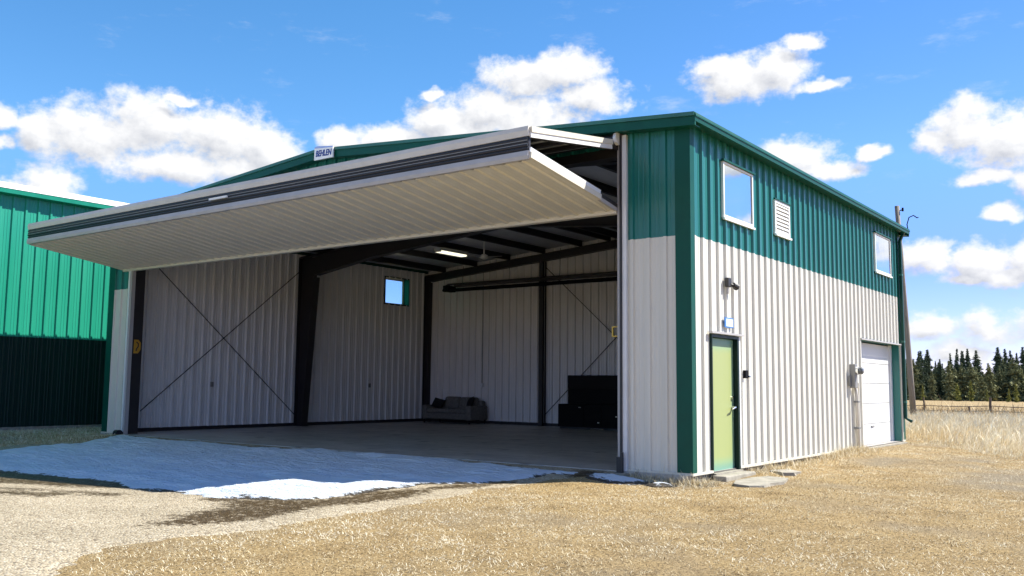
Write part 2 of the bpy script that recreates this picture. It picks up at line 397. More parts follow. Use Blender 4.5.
world = bpy.data.worlds.new('World'); sc.world = world; world.use_nodes = True
def build_world():
    nt = world.node_tree; N = nt.nodes; bg = N['Background']
    sky = N.new('ShaderNodeTexSky'); sky.sky_type = 'NISHITA'; sky.sun_disc = False
    sky.sun_elevation = SUN_EL; sky.sun_rotation = SUN_AZ; sky.air_density = 1.0; sky.dust_density = .0; sky.ozone_density = 2.2; sky.altitude = 900
    # cloud field in azimuth / elevation (degrees)
    g = bpy.data.node_groups.new('cloud_field', 'ShaderNodeTree')
    g.interface.new_socket('P', in_out='INPUT', socket_type='NodeSocketVector')
    g.interface.new_socket('F', in_out='OUTPUT', socket_type='NodeSocketFloat')
    gi = g.nodes.new('NodeGroupInput'); go = g.nodes.new('NodeGroupOutput')
    def vm(op, a, b=None, bv=None):
        n = g.nodes.new('ShaderNodeVectorMath'); n.operation = op; g.links.new(a, n.inputs[0])
        if b is not None: g.links.new(b, n.inputs[1])
        if bv is not None: n.inputs[1].default_value = bv
        return n
    def mth(op, a=None, b=None, c=None, av=None, bv=None, cv=None, clamp=False):
        n = g.nodes.new('ShaderNodeMath'); n.operation = op; n.use_clamp = clamp
        for i, (l, v) in enumerate(((a, av), (b, bv), (c, cv))):
            if l is not None: g.links.new(l, n.inputs[i])
            elif v is not None: n.inputs[i].default_value = v
        return n.outputs[0]
    def gnoise(scale, detail, rough, seed):
        mp = g.nodes.new('ShaderNodeMapping'); mp.inputs['Location'].default_value = (seed, seed*.37, 0); mp.inputs['Scale'].default_value = (scale, scale*1.25, 1)
        g.links.new(gi.outputs[0], mp.inputs['Vector']); n = g.nodes.new('ShaderNodeTexNoise'); n.inputs['Scale'].default_value = 1
        n.inputs['Detail'].default_value = detail; n.inputs['Roughness'].default_value = rough; g.links.new(mp.outputs[0], n.inputs['Vector']); return n
    # warp so that outlines billow
    wn = gnoise(.55, 3, .55, 3.1); wv = vm('SUBTRACT', wn.outputs['Color'], bv=(.5, .5, .5)); ws = vm('MULTIPLY', wv.outputs[0], bv=(1.7, 1.3, 0))
    P = vm('ADD', gi.outputs[0], ws.outputs[0]).outputs[0]
    blobs = [(-62.5,13.43,2.85,2.09),(-58.81,14.53,3.29,2.14),(-54.86,14.34,3.46,2.08),(-52.21,13.74,2.66,1.65),(-64.54,13.45,1.4,1.35),(-57.23,16.23,1.01,.45),(-66.8,14.06,1.15,.74),(-66.71,12.63,1.05,.58),(-63.98,10.72,1.81,1.32),(-47.59,14.63,1.47,1.07),(-44.31,15.03,2.63,1.08),(-41.5,16.1,2.53,1.32),(-37.7,16.91,3.19,1.68),(-36.44,18.59,2.69,1.54),(-33.56,19.06,2.87,1.41),(-31.84,17.62,2.85,1.31),(-42.04,17.69,1.01,.53),(-22.53,18.18,3.36,1.5),(-24.15,18.97,1.71,.92),(-20.37,18.59,2.12,1.36),(-18.06,17.61,1.72,.51),(-18.87,20.15,1.34,.61),(-19.49,13.45,2.54,1.28),(-17.62,12.57,2.14,.75),(-15.14,13.55,.93,.45),(-9.92,14.22,2.63,1.85),(-11.74,13.86,1.35,.94),(-7.95,13.46,2.43,2.14),(-5.31,13.67,2.31,2.29),(-9.27,11.53,1.79,.6),(-8.51,9.6,1.07,.6),(-6.84,11.19,1.42,.96),(-12.5,7.28,1.87,1.19),(-9.46,6.91,2.27,1.22),(-6.8,6.87,2.34,1.35),(-8.75,6.1,2.92,.66),(-12.37,3.42,2.26,1.24),(-9.36,3.15,2.44,1.43),(-6.47,3.52,2.31,1.39),(-10.89,2.06,3.0,.78)]
    blobs += [(-57,12.4,4.2,1.3),(-53,12.6,2.6,1.0),(-44.5,14.0,3.2,1.2),(-36,16.2,4,1.7),(-40,15.6,3,1.3),(23.6,13.5,1.7,1.2),(21.6,10.2,1.0,.4),(33,18,4,1.8),(12,8,5,1.8),(3,11,3.5,1.6),(20,5,7,1.8),(40,9,6,2.2),(-75,16,4,2),(-84,11,6,2.2),(-71,8,4,1.3)]
    cur = None
    for a, e, ra, re in blobs:
        d = vm('SUBTRACT', P, bv=(a, e, 0)); s = vm('MULTIPLY', d.outputs[0], bv=(1/ra, 1/re, 0))
        n = vm('MULTIPLY', s.outputs[0], bv=(-1, -1.28, 0)); ab = vm('MAXIMUM', s.outputs[0], b=n.outputs[0]); L = vm('LENGTH', ab.outputs[0])
        f = mth('SUBTRACT', b=L.outputs['Value'], av=1.)
        cur = f if cur is None else mth('SMOOTH_MAX', cur, f, cv=.18)
    n1 = gnoise(.42, 8, .60, 0); n2 = gnoise(1.5, 6, .6, 9.)
    gsp = g.nodes.new('ShaderNodeSeparateXYZ'); g.links.new(gi.outputs[0], gsp.inputs[0])
    aa = mth('ABSOLUTE', gsp.outputs['X']); rr = mth('MULTIPLY_ADD', aa, bv=1/22, cv=-100/22, clamp=True); rear = mth('MULTIPLY_ADD', rr, bv=1.22, cv=-1.3)  # cloud bank added out of view behind the camera to fill the shade
    cur = mth('MAXIMUM', cur, rear)
    lw = mth('MULTIPLY_ADD', gsp.outputs['Y'], bv=-1/3, cv=5.8/3, clamp=True); cur = mth('MULTIPLY_ADD', lw, c=cur, bv=-.30)
    t = mth('MULTIPLY_ADD', n1.outputs['Fac'], c=cur, bv=1.5)
    t = mth('MULTIPLY_ADD', n2.outputs['Fac'], c=t, bv=.7)
    t = mth('SUBTRACT', t, bv=1.05)
    g.links.new(t, go.inputs[0])
    # direction -> degrees
    geo = N.new('ShaderNodeTexCoord'); sp = N.new('ShaderNodeSeparateXYZ'); nt.links.new(geo.outputs['Generated'], sp.inputs[0])
    def m(op, a=None, b=None, c=None, av=None, bv=None, cv=None, clamp=False):
        n = N.new('ShaderNodeMath'); n.operation = op; n.use_clamp = clamp
        for i, (l, v) in enumerate(((a, av), (b, bv), (c, cv))):
            if l is not None: nt.links.new(l, n.inputs[i])
            elif v is not None: n.inputs[i].default_value = v
        return n.outputs[0]
    az = m('MULTIPLY', m('ARCTAN2', sp.outputs['X'], sp.outputs['Y']), bv=180/math.pi)
    el = m('MULTIPLY', m('ARCSINE', sp.outputs['Z']), bv=180/math.pi)
    cb = N.new('ShaderNodeCombineXYZ'); nt.links.new(az, cb.inputs[0]); nt.links.new(el, cb.inputs[1])
    A = N.new('ShaderNodeGroup'); A.node_tree = g; nt.links.new(cb.outputs[0], A.inputs[0])
    off = N.new('ShaderNodeVectorMath'); off.operation = 'ADD'; off.inputs[1].default_value = (.55, .75, 0); nt.links.new(cb.outputs[0], off.inputs[0])
    B = N.new('ShaderNodeGroup'); B.node_tree = g; nt.links.new(off.outputs[0], B.inputs[0])
    cov = N.new('ShaderNodeMapRange'); cov.interpolation_type = 'SMOOTHSTEP'; cov.inputs['From Min'].default_value = -.18; cov.inputs['From Max'].default_value = .52; nt.links.new(A.outputs[0], cov.inputs['Value'])
    # light side / grey underside of each billow
    df = m('SUBTRACT', A.outputs[0], B.outputs[0]); df = m('MULTIPLY_ADD', df, bv=.75, cv=.62)
    thick = m('MULTIPLY_ADD', A.outputs[0], bv=-.22, cv=.14); lowg = m('MULTIPLY_ADD', el, bv=.045, cv=-.36); lowg = m('MINIMUM', lowg, bv=0.); sh = m('ADD', m('ADD', df, thick), lowg, clamp=True)
    cr = N.new('ShaderNodeValToRGB'); cr.color_ramp.elements[0].position = .0; cr.color_ramp.elements[0].color = (2.35, 2.42, 2.66, 1); cr.color_ramp.elements[1].position = .92; cr.color_ramp.elements[1].color = (4.6, 4.56, 4.5, 1)
    nt.links.new(sh, cr.inputs['Fac'])
    # thin wisps
    mp = N.new('ShaderNodeMapping'); mp.inputs['Scale'].default_value = (.16, .5, 1); nt.links.new(cb.outputs[0], mp.inputs['Vector'])
    wn2 = N.new('ShaderNodeTexNoise'); wn2.inputs['Scale'].default_value = 1; wn2.inputs['Detail'].default_value = 9; wn2.inputs['Roughness'].default_value = .66; nt.links.new(mp.outputs[0], wn2.inputs['Vector'])
    wr = N.new('ShaderNodeMapRange'); wr.interpolation_type = 'SMOOTHSTEP'; wr.inputs['From Min'].default_value = .55; wr.inputs['From Max'].default_value = .9; wr.inputs['To Max'].default_value = .55; nt.links.new(wn2.outputs['Fac'], wr.inputs['Value'])
    al = m('MAXIMUM', cov.outputs[0], wr.outputs[0])
    hz = N.new('ShaderNodeMapRange'); hz.inputs['From Min'].default_value = 0; hz.inputs['From Max'].default_value = 1.2; nt.links.new(el, hz.inputs['Value'])
    al = m('MULTIPLY', al, hz.outputs[0]); al = m('MULTIPLY', al, bv=.96)
    # the deep polarised blue of the photographed sky
    hs = N.new('ShaderNodeHueSaturation'); hs.inputs['Saturation'].default_value = 1.28; hs.inputs['Value'].default_value = 1.0; nt.links.new(sky.outputs[0], hs.inputs['Color'])
    er = N.new('ShaderNodeMapRange'); er.inputs['From Min'].default_value = 0; er.inputs['From Max'].default_value = 30; nt.links.new(el, er.inputs['Value'])
    tr = N.new('ShaderNodeValToRGB'); tr.color_ramp.elements[0].color = (.62, .64, .98, 1); tr.color_ramp.elements[1].position = .85; tr.color_ramp.elements[1].color = (1, 1, 1, 1)
    e2 = tr.color_ramp.elements.new(.26); e2.color = (.62, .65, 1, 1); e3 = tr.color_ramp.elements.new(.44); e3.color = (.95, .95, 1, 1)
    nt.links.new(er.outputs[0], tr.inputs['Fac']); tm = N.new('ShaderNodeMix'); tm.data_type = 'RGBA'; tm.blend_type = 'MULTIPLY'; tm.inputs[0].default_value = 1
    nt.links.new(hs.outputs[0], tm.inputs[6]); nt.links.new(tr.outputs['Color'], tm.inputs[7])
    ar = N.new('ShaderNodeMapRange'); ar.inputs['From Min'].default_value = -45; ar.inputs['From Max'].default_value = -5; nt.links.new(az, ar.inputs['Value'])
    at_ = N.new('ShaderNodeMix'); at_.data_type = 'RGBA'; nt.links.new(ar.outputs[0], at_.inputs[0]); at_.inputs[6].default_value = (.96, .97, .93, 1); at_.inputs[7].default_value = (.93, .81, .87, 1)
    tm2 = N.new('ShaderNodeMix'); tm2.data_type = 'RGBA'; tm2.blend_type = 'MULTIPLY'; tm2.inputs[0].default_value = 1
    nt.links.new(tm.outputs[2], tm2.inputs[6]); nt.links.new(at_.outputs[2], tm2.inputs[7])
    # unseen clouds behind the camera, brightened to light interior and shaded snow
    rb = N.new('ShaderNodeMapRange'); rb.inputs['From Min'].default_value = 95; rb.inputs['From Max'].default_value = 130; rb.inputs['To Min'].default_value = 1; rb.inputs['To Max'].default_value = 1.2
    nt.links.new(m('ABSOLUTE', az), rb.inputs['Value']); cs = N.new('ShaderNodeVectorMath'); cs.operation = 'SCALE'; nt.links.new(cr.outputs[0], cs.inputs[0]); nt.links.new(rb.outputs[0], cs.inputs['Scale'])
    mx = N.new('ShaderNodeMix'); mx.data_type = 'RGBA'; nt.links.new(al, mx.inputs[0]); nt.links.new(tm2.outputs[2], mx.inputs[6]); nt.links.new(cs.outputs[0], mx.inputs[7])
    nt.links.new(mx.outputs[2], bg.inputs['Color']); bg.inputs['Strength'].default_value = .12
    world.cycles.sampling_method = 'MANUAL'; world.cycles.sample_map_resolution = 512
build_world()

# ------------------------------------------------------------------ ground, gravel, snow
GRAVEL = [(-.2,-18),(-.45,-11),(-.74,-9.69),(-1.36,-8.62),(-1.48,-7.7),(-1.32,-6.7),(-1.46,-5.92),(-1.75,-4.34),(-1.85,-3.1),(-1.75,-1.7),(-1.35,-.7),(-1.2,-.2),(-1.2,.6),(-15.6,.6),(-15.9,-.9),(-15,-1.9),(-15.6,-3.3),(-18,-4.5),(-40,-7),(-40,-18)]
SNOW = [(-14.2,-3.9),(-14.78,-2.36),(-15.3,-1.0),(-16.0,-.15),(-14.6,-.36),(-12,-.45),(-10.1,-.55),(-8,-.3),(-6.1,-.17),(-4.6,-.26),(-3.3,-.4),(-2.5,-.55),(-1.75,-.62),(-1.72,-.85),(-2.05,-.95),(-2.1,-1.35),(-2.49,-2.42),(-2.86,-3.1),(-2.80,-4.05),(-2.7,-4.72),(-2.9,-5.6),(-3.7,-5.95),(-4.6,-6.02),(-5.2,-6.2),(-5.7,-6.05),(-6.74,-5.7),(-8.12,-5.6),(-9.0,-5.8),(-11.5,-6.0),(-14.5,-5.6),(-16,-5.2)]
SNOW_BITS = [[(-1.52,-.62),(-1.2,-.3),(-.75,-.22),(-.5,-.36),(-.62,-.62),(-.98,-.86),(-1.3,-.86)], [(-.42,-.42),(-.2,-.36),(-.12,-.5),(-.35,-.6)]]
WET = [[(-2.45,-7.85),(-2.0,-7.55),(-1.95,-6.7),(-2.15,-5.7),(-2.1,-4.6),(-2.25,-3.4),(-2.0,-2.0),(-2.2,-1.6),(-2.6,-3.0),(-2.75,-4.5),(-2.9,-5.5),(-3.6,-5.75),(-3.3,-6.1),(-2.9,-6.5),(-2.75,-7.0)],
       [(-5.0,-6.05),(-6.6,-6.45),(-9,-6.9),(-12,-7.0),(-12,-5.6),(-9,-5.3),(-6,-5.4)], [(-5.6,-6.95),(-6.6,-7.15),(-9.5,-7.8),(-9.5,-7.95),(-6.6,-7.45),(-5.6,-7.2)], [(-5.0,-6.5),(-7,-6.95),(-9.5,-7.3),(-9.5,-7.45),(-7,-7.1),(-5.0,-6.7)], [(-1.9,-.95),(-1.3,-1.1),(-1.3,-.35),(-1.8,-.3)],
       [(-4.9,-5.9),(-4.2,-5.65),(-3.4,-5.9),(-3.6,-6.1),(-4.3,-6.0)]]

def apron(x, y):
    x = np.asarray(x, float); y = np.asarray(y, float)
    up = .095*np.clip((y+1.9)/1.5, 0, 1)*np.clip((-x-.85)/.5, 0, 1)*np.clip((x+16.6)/.6, 0, 1)*(y < 1)
    dn = .10*np.clip((-5.5-x)/4.5, 0, 1)*np.clip((-3.0-y)/3., 0, 1)
    return up - dn
def far_drop(x, y):
    d = np.maximum(0, np.hypot(np.asarray(x)-2, np.asarray(y)+2) - 24)
    return np.where(d < 180, .0052*d, .94 + .0022*(np.minimum(d, 900)-180))
def ground_z(x, y):
    x = np.asarray(x, float); y = np.asarray(y, float)
    g = sd_poly(x, y, GRAVEL)
    rough = np.clip((-g-.1)/.8, 0, 1)
    z = -.12 - far_drop(x, y) + apron(x, y)
    z = z + rough*((fbm(x, y, 1.8, 3)-.5)*.07 + (fbm(x, y, .35, 8, 2)-.5)*.03)
    # ground comes up to the long wall towards its far end, and to the neighbour's footing
    z = z + .085*np.clip((y-1.5)/6, 0, 1)*np.clip(1-(x-.5)/3.5, 0, 1)*(x > -1)*(y < 20)
    z = z + .14*np.clip((-x-15.6)/2.2, 0, 1)*(y > -9)
    return z
def bare_mask(x, y):
    n = fbm(x, y, 1.3, 21, 4)
    a = np.exp(-(((x-4.3)/3.2)**2 + ((y-5.5)/2.6)**2))*.9
    b = np.exp(-(((x-1.2)/.7)**2 + ((y-.6)/1.4)**2))*.35
    return np.clip((n-.53)*3.0 + a*1.0 + b - .12, 0, 1)

def spaced(lo, hi, near0, near1, fine):
    mid = list(np.arange(near0, near1+1e-6, fine)); s = fine; v = near1; up = []
    while v < hi: s *= 1.18; v += s; up.append(min(v, hi))
    s = fine; v = near0; dn = []
    while v > lo: s *= 1.18; v -= s; dn.append(max(v, lo))
    return np.array(dn[::-1] + mid + up)
gr = grid_mesh('ground', spaced(-4000, 4000, -24, 22, .16), spaced(-4000, 4000, -15, 24, .16), ground_z, mat_ground(), attrs={'bare': bare_mask, 'thatch': lambda x, y: np.where((x > -3.6) & (x < 14) & (y > -13) & (y < 14), 1., np.clip((y-25)/20, 0, .62))})
tag(gr, kind='structure')

def sd_gravel(x, y):
    return sd_poly(x, y, GRAVEL) + (fbm(x, y, .9, 31, 5)-.5)*.9 + (fbm(x, y, .16, 33, 2)-.5)*.18
def gravel_z(x, y):
    s = sd_gravel(x, y); return -.12 + np.clip(s*.05, -.06, .010) + (vnoise(x, y, .25, 5)-.5)*.004 - far_drop(x, y) + apron(x, y)
def wet_amt(x, y):
    w = np.full(np.shape(x), -9.)
    for p in WET: w = np.maximum(w, sd_poly(x, y, p))
    w = w + (fbm(x, y, .7, 41, 4)-.5)*.5
    return np.clip(.56 + w*2.4, 0, .84)
gv = grid_mesh('gravel_apron', np.arange(-40, .4, .09), np.concatenate([np.arange(-18, -10, .2), np.arange(-10, .7, .07)]), gravel_z, mat_gravel(), keep=lambda x, y: (sd_gravel(x, y) > -.6) & ~((x > -15.9) & (y > .15)), attrs={'wet': wet_amt})
tag(gv, kind='structure')

def snow_sd(x, y):
    s = sd_poly(x, y, SNOW) + (fbm(x, y, .8, 51, 5)-.5)*.42 + (fbm(x, y*1.5, .2, 53, 3)-.5)*.20
    # a thaw hole here and there near the sunny rim
    return s
def snow_h(s, x, y, t):
    h = np.where(s > 0, t*(1-np.exp(-np.maximum(s, 0)*4.5)), s*.25)
    return h + np.clip(s*3, 0, 1)*((fbm(x*.5, y*1.6, .45, 61, 5)-.5)*.13)
def snow_z(x, y):
    s = snow_sd(x, y); base = -.112 + apron(x, y)
    return np.where(s > -.3, base + snow_h(s, x, y, .055), -.3)
sn = grid_mesh('snow_patch', np.arange(-16.6, -1.3, .055), np.arange(-7.4, -.02, .05), snow_z, mat_snow(), keep=lambda x, y: snow_sd(x, y) > -.12, attrs={'depth': lambda x, y: np.clip(snow_sd(x, y)*2.2, 0, .52) + np.clip(fbm(x*.6, y*1.4, .5, 57, 4)-.42, -.10, .3)*1.0})
tag(sn, kind='stuff', label='thin crusted snow lying on the gravel along the open hangar doorway', cat='snow')
def bits_sd(x, y):
    return np.maximum(*[sd_poly(x, y, p) for p in SNOW_BITS]) + (fbm(x, y, .3, 71, 4)-.5)*.42
sb = grid_mesh('snow_remnant', np.arange(-1.9, .2, .03), np.arange(-1.2, -.05, .03), lambda x, y: np.where(bits_sd(x, y) > -.2, -.108 + apron(x, y) + snow_h(bits_sd(x, y), x, y, .05), -.3), sn.data.materials[0], keep=lambda x, y: bits_sd(x, y) > -.08, attrs={'depth': lambda x, y: np.clip(bits_sd(x, y)*2.4, 0, .35) + .05})
tag(sb, kind='stuff', label='melting scraps of snow at the foot of the short beige front wall', cat='snow')

# ------------------------------------------------------------------ hangar
W, D, H, B = 17.10, 12.73, 5.59, 3.807
XR = -W/2                                             # ridge
def roof_top(x): return 6.392 - .0797*abs(x-XR)
def roof_under(x): return roof_top(x) - .07
hangar = empty('hangar', (0, 0, 0), 'open fronted metal hangar with green upper siding, beige lower siding and raised folding door', 'hangar')
HG = hangar
DO0, DO1 = -16.02, -1.36                              # door opening
side = lambda u, v, n: (n, u, v)
front = lambda u, v, n: (u, -n, v)
def fasteners(mb, u0, u1, rows, fmap, phase, holes=()):
    k = math.ceil((u0-phase)/.3048)
    while phase + k*.3048 < u1:
        u = phase + k*.3048 + .058; k += 1
        for z in rows:
            if u > u1-.02 or any(a < u < b and c < z < d for a, b, c, d in holes): continue
            p = [fmap(u+a, z+b, n) for n in (-.002, .009) for a, b in ((-.011, -.011), (.011, -.011), (.011, .011), (-.011, .011))]
            mb.add(p, [(4,5,6,7), (0,1,5,4), (1,2,6,5), (2,3,7,6), (3,0,4,7)])
    return mb
H_DOOR = (.70, 1.80, 0, 2.25); H_ROLL = (9.02, 12.47, 0, 2.52)
H_W1 = (1.24, 2.55, 4.27, 5.25); H_W2 = (10.42, 11.84, 4.30, 5.28); H_V = (3.63, 4.42, 4.32, 4.98)
m = MB(); rib_sheet(m, 0, D, .03, B, side, [H_DOOR, H_ROLL], phase=.14); fasteners(m, 0, D, (.12, 1.32, 2.62, 3.72), side, .14, [H_DOOR, H_ROLL]); m.build('lower_siding', M['beige'], HG)
m = MB(); rib_sheet(m, 0, D, B, H+.02, side, [H_W1, H_W2, H_V], phase=.14); fasteners(m, 0, D, (3.92, 4.18, 5.42), side, .14, [H_W1, H_W2, H_V]); m.build('upper_siding', M['green'], HG)
m = MB(); rib_sheet(m, DO1+.24, 0, .03, B, front, phase=-.12); fasteners(m, DO1+.24, -.25, (.12, 1.32, 2.62, 3.72), front, -.12); m.build('lower_siding', M['beige'], HG)
m = MB(); rib_sheet(m, -W, DO0-.04, .03, B, front, phase=-.12); m.build('lower_siding', M['beige'], HG)
m = MB(); rib_sheet(m, -W, 0, lambda u: B if (u <= DO0-.04 or u >= DO1+.24) else 5.42, lambda u: roof_under(u), front, [(DO0-.04, DO1+.24, B, 5.42)], phase=-.12); m.build('upper_siding', M['green'], HG)
far_side = lambda u, v, n: (-W-n, u, v); back = lambda u, v, n: (u, D+n, v)
H_W3 = (10.2, 11.4, 4.24, 5.18)
m = MB(); rib_sheet(m, 0, D, .03, B, far_side, phase=.14); m.build('lower_siding', M['beige'], HG)
m = MB(); rib_sheet(m, 0, D, B, H+.02, far_side, [H_W3], phase=.14); m.build('upper_siding', M['green'], HG)
m = MB(); rib_sheet(m, -W, 0, .03, B, back, phase=-.12); m.build('lower_siding', M['beige'], HG)
m = MB(); rib_sheet(m, -W, 0, B, roof_under, back, phase=-.12); m.build('upper_siding', M['green'], HG)
# base trim and footing
m = MB().box(.012, .05, -.05, .70, -.01, .03).box(.012, .05, 1.80, 9.02, -.01, .03).box(.012, .05, 12.47, D, -.01, .03)
m.build('base_trim', M['cream'], HG)
MB().box(DO1+.24, .012, -.05, -.012, -.01, .03).build('base_trim', M['cream'], HG)
MB().box(-W-.05, DO0-.04, -.05, -.012, -.01, .03).build('base_trim', M['cream'], HG)
# corner trims
def corner(x, y, sx, sy, name='corner_trim', z1=H+.0, wa=.23, wb=.11):
    m = MB(); t = .042
    m.prism([(x+sx*t, y+sy*t), (x-sx*wa, y+sy*t), (x-sx*wa, y+sy*.002), (x+sx*.002, y+sy*.002), (x+sx*.002, y-sy*wb), (x+sx*t, y-sy*wb)], 'z', -.01, z1)
    m.build(name, M['trim'], HG)
corner(0, 0, 1, -1); corner(-W, 0, -1, -1); corner(0, D, 1, 1, wb=.16); corner(-W, D, -1, 1)
# roof slabs
y0, y1 = -.24, D+.24
m = MB().prism([(XR, roof_top(XR)), (.25, roof_top(.25)), (.25, roof_top(.25)-.06), (XR, roof_top(XR)-.06), (-W-.25, roof_top(-W-.25)-.06), (-W-.25, roof_top(-W-.25))], 'y', y0, y1)
roof = m.build('roof', M['roof'], HG)
# rake fascia at the front and back: a lip and a flat face on each slope
for ya, yb, yl in ((-.285, -.243, -.315), (D+.243, D+.285, D+.315)):
    for sx in (1, -1):
        xe = .25 if sx > 0 else -W-.25
        m = MB().prism([(XR, roof_top(XR)-.045), (xe, roof_top(xe)-.045), (xe, roof_top(xe)-.19), (XR, roof_top(XR)-.19)], 'y', ya, yb)
        m.build('rake_fascia', M['trim'], HG)
        m = MB().prism([(XR, roof_top(XR)+.02), (xe, roof_top(xe)+.02), (xe, roof_top(xe)-.043), (XR, roof_top(XR)-.043)], 'y', min(yl, yb), max(yl, yb))
        m.build('rake_lip', M['roof'], HG)
for ya, yb in ((-.243, -.034), (D+.034, D+.243)):
    for sx in (1, -1):
        xe = .22 if sx > 0 else -W-.22
        MB().prism([(XR, roof_top(XR)-.165), (xe, roof_top(xe)-.165), (xe, roof_top(xe)-.18), (XR, roof_top(XR)-.18)], 'y', ya, yb).build('soffit', M['trim'], HG)
# eave gutters with rolled lip
for sx, xa in ((1, 0.), (-1, -W)):
    zt = roof_top(.25)
    pr = [(.255, zt+.012), (.262, zt+.012), (.275, zt-.035), (.275, zt-.055), (.262, zt-.055), (.255, zt-.125), (.16, zt-.125), (.16, zt-.11), (.243, zt-.11), (.246, zt-.01)]
    m = MB().prism([(xa+sx*p[0], p[1]) for p in pr], 'y', -.29, D+.29); m.build('gutter', M['trim'], HG)
    MB().prism([(xa+sx*.034, H+.0), (xa+sx*.158, H+.0), (xa+sx*.158, H+.015), (xa+sx*.034, H+.015)], 'y', -.2, D+.2).build('soffit', M['trim'], HG)
# downspout
m = MB()
m.prism([(.055, 12.60), (.125, 12.60), (.125, 12.69), (.055, 12.69)], 'z', .60, 5.35)
m.add([(.055,12.60,5.35),(.125,12.60,5.35),(.125,12.69,5.35),(.055,12.69,5.35),(.165,12.60,5.6),(.245,12.60,5.6),(.245,12.69,5.6),(.165,12.69,5.6)], [(0,1,5,4),(1,2,6,5),(2,3,7,6),(3,0,4,7)])
m.add([(.055,12.60,.60),(.125,12.60,.60),(.125,12.69,.60),(.055,12.69,.60),(.22,12.64,.48),(.25,12.64,.54),(.25,12.73,.54),(.22,12.73,.48)], [(0,1,5,4),(1,2,6,5),(2,3,7,6),(3,0,4,7),(4,5,6,7)])
ds = m.build('downspout', surf('downspout_green', (.002, .045, .034), .45, var=.1, spec=.2), HG)
for z in (1.0, 2.6, 4.4): MB().box(.04, .13, 12.59, 12.70, z, z+.05).build('strap', M['roof'], ds)
# long-wall windows
def window(y0, y1, z0, z1, kind):
    fr = MB().box(-.06, .05, y0, y0+.04, z0, z1).box(-.06, .05, y1-.04, y1, z0, z1).box(-.06, .05, y0+.04, y1-.04, z1-.035, z1).box(-.06, .05, y0+.04, y1-.04, z0, z0+.05)
    f = fr.build('window', M['white'], HG)
    MB().box(.026, .032, y0+.04, y1-.04, z0+.05, z1-.035).build('pane', M['glass'], f)
    MB().box(.034, .085, y0-.05, y1+.05, z1+.003, z1+.035).build('drip_cap', M['trim'], f)
    MB().box(.034, .075, y0-.02, y1+.02, z0-.04, z0-.003).build('sill', M['white'], f)
    MB().box(-.12, -.10, y0+.06, y1-.06, z0+.06, z1-.06).build('blind', M['blind'], f)
    return f
window(*H_W1, 0); window(*H_W2, 1)
m = MB().box(-.05, .05, H_V[0], H_V[0]+.05, H_V[2], H_V[3]).box(-.05, .05, H_V[1]-.05, H_V[1], H_V[2], H_V[3]).box(-.05, .05, H_V[0]+.05, H_V[1]-.05, H_V[3]-.05, H_V[3]).box(-.05, .05, H_V[0]+.05, H_V[1]-.05, H_V[2], H_V[2]+.05)
vf = m.build('louver_vent', M['white'], HG)
MB().box(-.03, -.02, H_V[0]+.05, H_V[1]-.05, H_V[2]+.05, H_V[3]-.05).build('backing', M['white'], vf)
m = MB(); k = 0; z = H_V[2]+.055
while z < H_V[3]-.10:
    m.add([(.045,H_V[0]+.05,z),(.045,H_V[1]-.05,z),(.005,H_V[1]-.05,z+.066),(.005,H_V[0]+.05,z+.066),(.045,H_V[0]+.05,z+.012),(.045,H_V[1]-.05,z+.012),(.005,H_V[1]-.05,z+.078),(.005,H_V[0]+.05,z+.078)], [(0,1,2,3),(4,5,6,7),(0,1,5,4),(3,2,6,7)])
    z += .072
m.build('louver_blades', M['white'], vf)
MB().box(.034, .07, H_V[0]-.04, H_V[1]+.04, H_V[3]+.003, H_V[3]+.03).build('drip_cap', M['trim'], vf)
MB().box(.034, .08, H_V[0]-.02, H_V[1]+.02, H_V[2]-.04, H_V[2]-.003).build('sill', M['white'], vf)
# side door
y0, y1, z0, z1 = H_DOOR
m = MB().box(-.16, .045, y0, y0+.025, -.02, z1).box(-.16, .045, y1-.06, y1, -.02, z1).box(-.16, .045, y0+.025, y1-.06, z1-.055, z1)
df = m.build('side_door_frame', M['shade_green'], HG)
MB().box(.034, .10, y0-.10, y1+.10, z1+.003, z1+.035).build('drip_cap', M['jamb'], df)
MB().box(.0, .047, y1+.003, y1+.055, -.01, z1).build('jamb_flashing', M['pale_metal'], df)
MB().box(-.15, .09, y0+.01, y1-.0, -.075, -.022).build('threshold', M['aged_conc'], df)
sdoor = MB().box(-.085, -.04, y0+.028, y1-.063, -.01, z1-.060).build('side_door', M['door_green'], HG, bevel=.004)
for z in (.22, 1.1, 1.98): MB().box(-.042, -.022, .725, .75, z-.05, z+.05).build('hinge', M['meter_grey'], df)
hm = MB().tube([(-.04, 1.66, 1.03), (.02, 1.66, 1.03), (.03, 1.655, 1.03), (.032, 1.62, 1.025), (.03, 1.52, 1.0)], [.028, .02, .016, .014, .011], 10)
hm.build('handle', M['chrome'], sdoor)
MB().tube([(-.04, 1.66, 1.19), (-.015, 1.66, 1.19)], .03, 12).build('lock', M['chrome'], sdoor)
